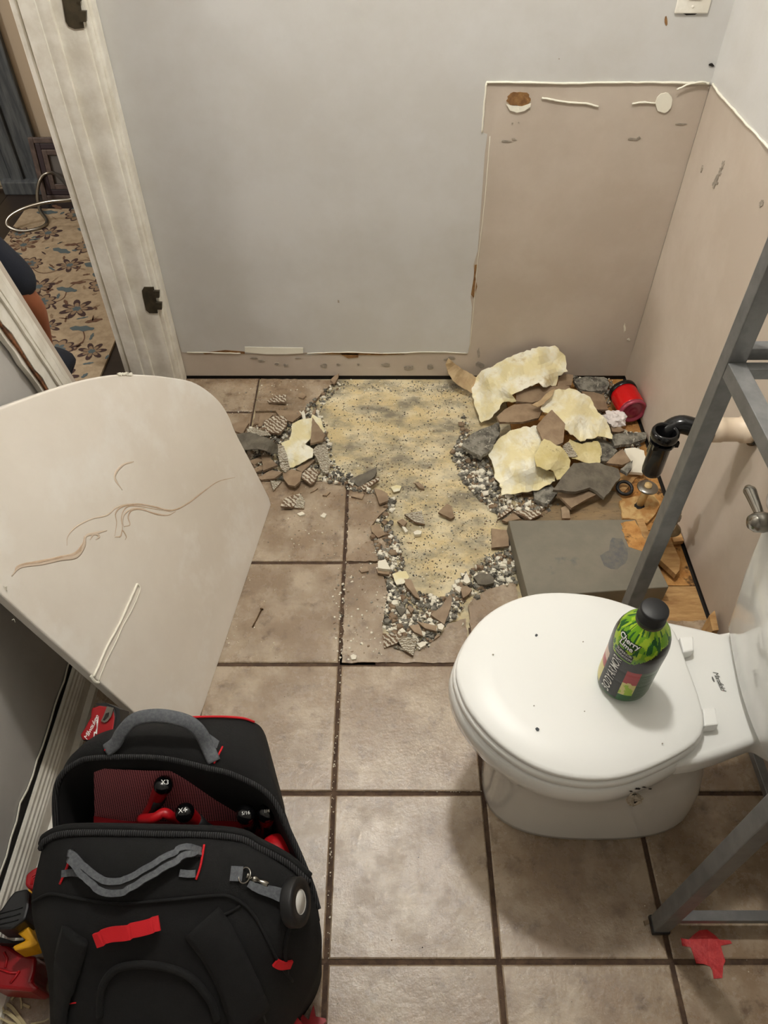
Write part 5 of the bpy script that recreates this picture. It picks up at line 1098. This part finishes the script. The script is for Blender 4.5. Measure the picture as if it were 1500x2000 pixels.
onb_tube('red_tab', [(197, 1827), (225, 1818), (255, 1815), (290, 1808), (316, 1800)], .010, .002, M_redweb, off=.014, sq=True)
onb_tube('red_piping', [(141, 1665), (133, 1695), (120, 1726)], .0018, .0018, M_redweb, off=.003); onb_tube('red_piping', [(399, 1652), (392, 1690), (383, 1718)], .0018, .0018, M_redweb, off=.003)
onb_tube('red_piping', [(120, 1962), (150, 1957)], .001, .001, M_redweb)
# front handle: two grey bands with dark centre
for nm, m, w_, offy, off in [('handle_band', M_greyweb, .0045, -9, .018), ('handle_core', M_matblack, .008, 0, .014), ('handle_band', M_greyweb, .0045, 10, .018)]:
    P2 = [(139, 1668+offy*.3), (158, 1678+offy*.8), (180, 1703+offy), (215, 1727+offy), (255, 1726+offy), (300, 1704+offy), (345, 1680+offy*.9), (365, 1670+offy*.6), (392, 1664+offy*.2)]
    pp2 = catmull([Vector((x, y, 0)) for x, y in P2], 6); N_ = len(pp2)
    pp = [FB(p.x, p.y, .002+off*min(1, 4*math.sin(PI*i/(N_-1)))) for i, p in enumerate(pp2)]; sweep(nm, pp, w_, .002, m, bag, up=[FN(p.x, p.y) for p in pp2], seg=4, sq=True)
onb_tube('handle_end', [(125, 1706), (145, 1704), (158, 1706)], .005, .0012, M_greyweb, off=.004, sq=True); onb_tube('handle_end', [(352, 1705), (370, 1707), (382, 1706)], .005, .0012, M_greyweb, off=.004, sq=True)
# rear top handle
rh = [(207, 1466, .382), (225, 1452, .395), (238, 1430, .415), (262, 1406, .435), (300, 1398, .445), (340, 1402, .445), (372, 1413, .435), (392, 1432, .420), (405, 1458, .40), (418, 1488, .388)]
sweep('rear_handle', catmull([P(x, y, Z=z) for x, y, z in rh], 6), .011, .003, M_greyweb, bag, up=(0, -.5, 1), seg=8)
sweep('handle_end', [P(405, 1440, Z=.40), P(430, 1458, Z=.386)], .006, .0015, M_greyweb, bag, seg=4, sq=True)
sweep('red_piping', [P(435, 1458, Z=.388), P(418, 1491, Z=.388)], .0016, .0016, M_redweb, bag); sweep('red_piping', [P(212, 1452, Z=.385), P(204, 1466, Z=.385)], .0012, .0012, M_redweb, bag)
bpy.context.view_layer.update()
# tape strap, swivel clip
onb_tube('webbing_patch', [(451, 1706), (474, 1707)], .010, .0015, M_greyweb, off=.004, sq=True)
ring_c = FB(478, 1710, .008); sweep('clip_ring', [ring_c+Vector((.009*math.cos(2*PI*k/20), .011*math.sin(2*PI*k/20), .003*math.cos(2*PI*k/20))) for k in range(20)], .0013, .0013, M_chrome, bag, seg=6, closed=True)
onb_tube('swivel_clip', [(482, 1710), (490, 1715), (497, 1717), (508, 1722), (521, 1728)], .0034, .0034, M_chrome, off=.008, wf=lambda t: .6+.8*abs(math.cos(t*7)))
onb_tube('tape_strap', [(484, 1725), (505, 1735), (530, 1742), (556, 1752)], .009, .0012, M_greyweb, off=.010, sq=True, wf=lambda t: .5+.6*t)
tn = Vector((-.75, -.25, .62)).normalized(); tcn = FB(566, 1760, .024)
tr = thing('electrical_tape', 'roll of black electrical tape with white core clipped on the backpack front', 'tape', tcn)
lathe('tape_roll', [(.017, -.009), (.033, -.009), (.034, -.007), (.034, .007), (.033, .009), (.017, .009), (.017, -.009)], M_matblack, tr, tcn, (.93, -.05, .36), 36)
lathe('white_core', [(0, .0075), (.016, .0078), (.0168, .0088), (.0172, .008), (.0172, -.008)], mat('white_card', (220, 218, 212), .5), tr, tcn, (-.93, .05, -.36), 30)
lathe('white_core', [(0, .0075), (.016, .0078), (.0168, .0088), (.0172, .008), (.0172, -.008)], mat('white_card', (220, 218, 212), .5), tr, tcn, (.93, -.05, .36), 30)
text_plane('core_print', 'O', .010, tcn-Vector((.93, -.05, .36)).normalized()*.0095+Vector((0, -.006, -.001)), (0, 1, .1), (.3, 0, -1), M_matblack, tr, off=.0)
# screwdrivers
M_sdred = mat('deep_red_grip', (150, 14, 22), .35)
def screwdriver(x, y, z, tx_, ty_, tz, txt, label, L=.11):
    a = P(x, y, Z=z); b = P(tx_, ty_, Z=tz); d_ = (a-b).normalized(); s = thing('screwdriver', label, 'screwdriver', b, 'screwdrivers standing in the open backpack')
    b2 = a-d_*L
    lathe('grip', [(0, 0), (.010, .002), (.0115, .02), (.0095, .045), (.0125, .075), (.0145, .095), (.0145, .102), (.0, .104)], M_sdred, s, b2, d_, 16)
    lathe('grip_inlay', [(.0, .01), (.0098, .012), (.0118, .02), (.0098, .045), (.0125, .070), (0, .072)], M_matblack, s, b2+Vector((.003, -.001, 0)), d_, 16)
    lathe('end_cap', [(.0145, -.004), (.0158, .0), (.0155, .005), (.013, .0105), (.008, .0138), (0, .015)], M_plblack, s, a-d_*.010, d_, 24)
    lathe('shaft', [(0, -.10), (.003, -.10), (.003, 0), (0, 0)], M_chrome, s, b2, d_, 8)
    up = (CAM-a).normalized(); n_ = (d_*.6+up*.4).normalized(); xd_ = Vector((1, .15, 0)); xd_ = (xd_-n_*xd_.dot(n_)).normalized()
    text_plane('size_print', txt, .011 if len(txt) < 3 else .0075, a-d_*.010+n_*.0155, xd_, n_.cross(xd_), M_text, s, off=.0004)
screwdriver(322, 1528, .345, 285, 1600, .26, 'X3', 'screwdriver with glossy black cap at the upper left of the backpack mouth')
screwdriver(356, 1583, .335, 408, 1625, .25, 'X4', 'screwdriver leaning right, cap in the middle of the backpack mouth')
screwdriver(480, 1588, .325, 484, 1630, .20, '5/16', 'screwdriver marked 5/16, left of the two upright ones at the right')
screwdriver(521, 1584, .32, 519, 1640, .20, '1/4', 'rightmost screwdriver in the backpack mouth')
ob = sweep('pliers_handle', catmull([P(275, 1600, Z=.27), P(300, 1598, Z=.30), P(318, 1588, Z=.305), P(330, 1592, Z=.30), P(345, 1604, Z=.27)], 6), .009, .008, M_red, None, seg=10); recenter(ob); prop(ob, 'red curved tool handle between the two leaning screwdrivers', 'tool')
bm = bmesh.new(); bmesh.ops.create_uvsphere(bm, u_segments=20, v_segments=12, radius=1)
for v in bm.verts: v.co = Vector((v.co.x*.030, v.co.y*.035, v.co.z*.03))
ob = mk_bm('red_tool_end', bm, M_red, None, True); ob.location = P(538, 1672, Z=.27); prop(ob, 'rounded red tool end at the right corner of the backpack mouth', 'tool')
# tape measure behind the bag
tm = thing('tape_measure', 'red tape measure with belt clip tucked behind the backpack', 'tape measure', P(190, 1430, Z=.24))
q = [(178, 1382), (195, 1376), (222, 1380), (226, 1400), (221, 1440), (200, 1448), (160, 1447), (155, 1436), (165, 1420), (176, 1400)]
tmn = Vector((-.1, -.35, .93)).normalized(); tc_ = P(190, 1415, Z=.36)
def TM(x, y, off=0):
    r = ray(x, y); t = (tc_-CAM).dot(tmn)/r.dot(tmn); return CAM+r*t+tmn*off
o = prism('case', [TM(*p) for p in q], -tmn*.045, [M_sdred, M_matblack], tm); b_ = o.modifiers.new('b', 'BEVEL'); b_.width = .004; b_.segments = 3
prism('bumper', [TM(x, y, -.003) for x, y in [(184, 1374), (205, 1372), (232, 1384), (234, 1412), (226, 1442), (214, 1444), (222, 1400), (215, 1382), (196, 1380)]], -tmn*.04, M_matblack, tm)
prism('belt_clip', [TM(x, y, .004) for x, y in [(211, 1380), (224, 1383), (219, 1400), (212, 1409), (206, 1412), (199, 1409), (205, 1396)]], -tmn*.002, M_chrome, tm)
prism('clip_slot', [TM(x, y, .0046) for x, y in [(209, 1394), (215, 1392), (214, 1400), (206, 1408), (203, 1407)]], -tmn*.001, M_dark, tm)
text_plane('brand_lettering', 'Milwaukee', .0115, TM(179, 1421), TM(190, 1398)-TM(166, 1445), TM(160, 1415)-TM(190, 1428), M_text, tm, off=.0012, shear=.35, space=.85)
prism('bolt_emblem', [TM(x, y, .0012) for x, y in [(183, 1446), (186, 1432), (190, 1434), (193, 1400), (189, 1412), (192, 1412), (187, 1430), (184, 1429)]], -tmn*.0006, M_text, tm)
# things left of the bag
gl = thing('yellow_black_tool', 'black and yellow cordless tool lying on red case left of the backpack', 'power tool', P(30, 1800, Z=.08))
o = prism('battery', [P(x, y, .16) for x, y in [(0, 1778), (18, 1752), (28, 1740), (52, 1735), (58, 1745), (56, 1772), (50, 1795), (22, 1815), (-10, 1815), (-20, 1790)]], (0, 0, -.06), M_matblack, gl); b_ = o.modifiers.new('b', 'BEVEL'); b_.width = .004; b_.segments = 2
for k in range(3): sweep('ridge', [P(-6+k*2, 1786+k*10, Z=.161), P(44-k*4, 1772+k*12, Z=.161)], .0012, .001, M_matblack, gl, seg=5)
o = prism('yellow_housing', [P(x, y, .13) for x, y in [(22, 1814), (50, 1796), (56, 1812), (64, 1826), (75, 1842), (60, 1850), (28, 1857), (24, 1848), (50, 1836), (38, 1826)]], (0, 0, -.05), M_yellow, gl); b_ = o.modifiers.new('b', 'BEVEL'); b_.width = .003; b_.segments = 2
prism('yellow_housing', [P(x, y, .14) for x, y in [(56, 1735), (66, 1740), (60, 1750), (54, 1790), (50, 1796), (52, 1760)]], (0, 0, -.04), M_yellow, gl)
prism('black_trigger_guard', [P(x, y, .10) for x, y in [(0, 1830), (26, 1838), (50, 1836), (40, 1842), (10, 1842), (-8, 1840)]], (0, 0, -.03), M_matblack, gl)
rc = thing('red_case', 'red plastic tool case on the floor at the left edge of the photo', 'case', P(30, 1890, Z=0))
o = prism('case_body', [P(x, y, .075) for x, y in [(-20, 1850), (10, 1840), (40, 1862), (70, 1866), (68, 1895), (62, 1915), (76, 1930), (60, 1937), (-20, 1930)]], (0, 0, -.074), M_sdred, rc); b_ = o.modifiers.new('b', 'BEVEL'); b_.width = .006; b_.segments = 3
for pl_ in ([(0, 1893), (20, 1900), (36, 1900)], [(20, 1920), (30, 1908), (38, 1896)], [(8, 1860), (14, 1872), (10, 1890)]): sweep('moulded_rib', [P(x, y, Z=.0765) for x, y in pl_], .0022, .002, M_red, rc, seg=6)
rt = thing('red_tool', 'red angular tool part left of the front handle', 'tool', P(62, 1712, Z=.15))
o = prism('body', [P(x, y, .20) for x, y in [(48, 1728), (50, 1708), (62, 1698), (76, 1690), (90, 1700), (90, 1740), (66, 1737), (54, 1735)]], (0, 0, -.12), M_sdred, rt); b_ = o.modifiers.new('b', 'BEVEL'); b_.width = .004; b_.segments = 2
for k in range(2): sweep('moulded_rib', [P(60+k*2, 1728, Z=.201), P(62+k*2, 1712+k*3, Z=.201), P(76, 1703+k*5, Z=.201)], .0012, .001, M_red, rt, seg=5)
# straw fibres bottom left, red splayed piece bottom right of bag
bmv, bmf = [], []
fib = []
r = random.Random(9)
st = thing('plastic_straps', 'tangle of cream shavings and cut cable ties on the floor at lower left', 'shavings', P(30, 1980, Z=0))
for k, pl_ in enumerate([[(0, 1960), (20, 1965), (40, 1990), (55, 2010)], [(0, 1975), (15, 1978), (35, 1995), (45, 2010)], [(5, 1925), (0, 1950), (8, 1975)], [(28, 1933), (40, 1950), (42, 1970)], [(60, 2000), (85, 1995), (95, 1990)], [(0, 1988), (12, 1995), (30, 2005)], [(3, 1990), (25, 1998), (50, 2003)]]):
    sweep('strand', catmull([P(x, y, Z=.004+.003*(k % 3)) for x, y in pl_], 5), .0026 if k < 2 else .0012, .0008, mat('cream_straw', (196, 182, 140), .6), st, seg=4, sq=True)
for q_ in [(28, 1945, .4), (52, 1965, 1.9)]:
    p = P(q_[0], q_[1], Z=.002); o = box('offcut', (-.002, -.007, 0), (.002, .007, .002), mat('cream_straw', (196, 182, 140), .6), st); o.data.transform(Matrix.Translation(p) @ Matrix.Rotation(-q_[2], 4, 'Z'))
s0 = prism('red_handle_tip', [P(x, y, .10) for x, y in [(554, 1969), (575, 1980), (592, 2000), (600, 2030), (556, 2030)]], (0, 0, -.06), M_red); recenter(s0); prop(s0, 'smooth red wedge tip at the lower right corner of the backpack', 'tool')
s1 = thing('star_knob', 'red star-shaped knob on the floor right of the backpack bottom', 'knob', P(615, 2000, Z=0))
prism('star', [P(x, y, .03) for x, y in [(612, 1962), (616, 1985), (636, 1989), (637, 1995), (628, 2004), (640, 2030), (600, 2030), (586, 1986), (590, 1980), (603, 1992)]], (0, 0, -.03), M_sdred, s1)
# wall switch
sw = thing('wall_switch', 'white switch plate at the top right of the back wall', 'switch', P(1352, 5, Y=YB-.002))
pb = P(1350, 26, Y=YB-.004); x0_, z0_ = pb.x-.040, pb.z
o = box('plate', (x0_, YB-.008, z0_), (x0_+.078, YB-.0017, z0_+.120), M_white, sw, .003)
box('rocker', (x0_+.024, YB-.011, z0_+.028), (x0_+.054, YB-.008, z0_+.092), M_white, sw, .002)
lathe('screw', [(0, 0), (.0035, 0), (.003, .001), (0, .0014)], M_white, sw, (x0_+.039, YB-.008, z0_+.014), (0, -1, 0), 10)
prism('plate_gap', [Vector((x0_+.02, YB-.0035, z0_)), Vector((x0_+.055, YB-.0035, z0_)), Vector((x0_+.05, YB-.0035, z0_-.003)), Vector((x0_+.03, YB-.0035, z0_-.004))], (0, .001, 0), M_dark, sw)
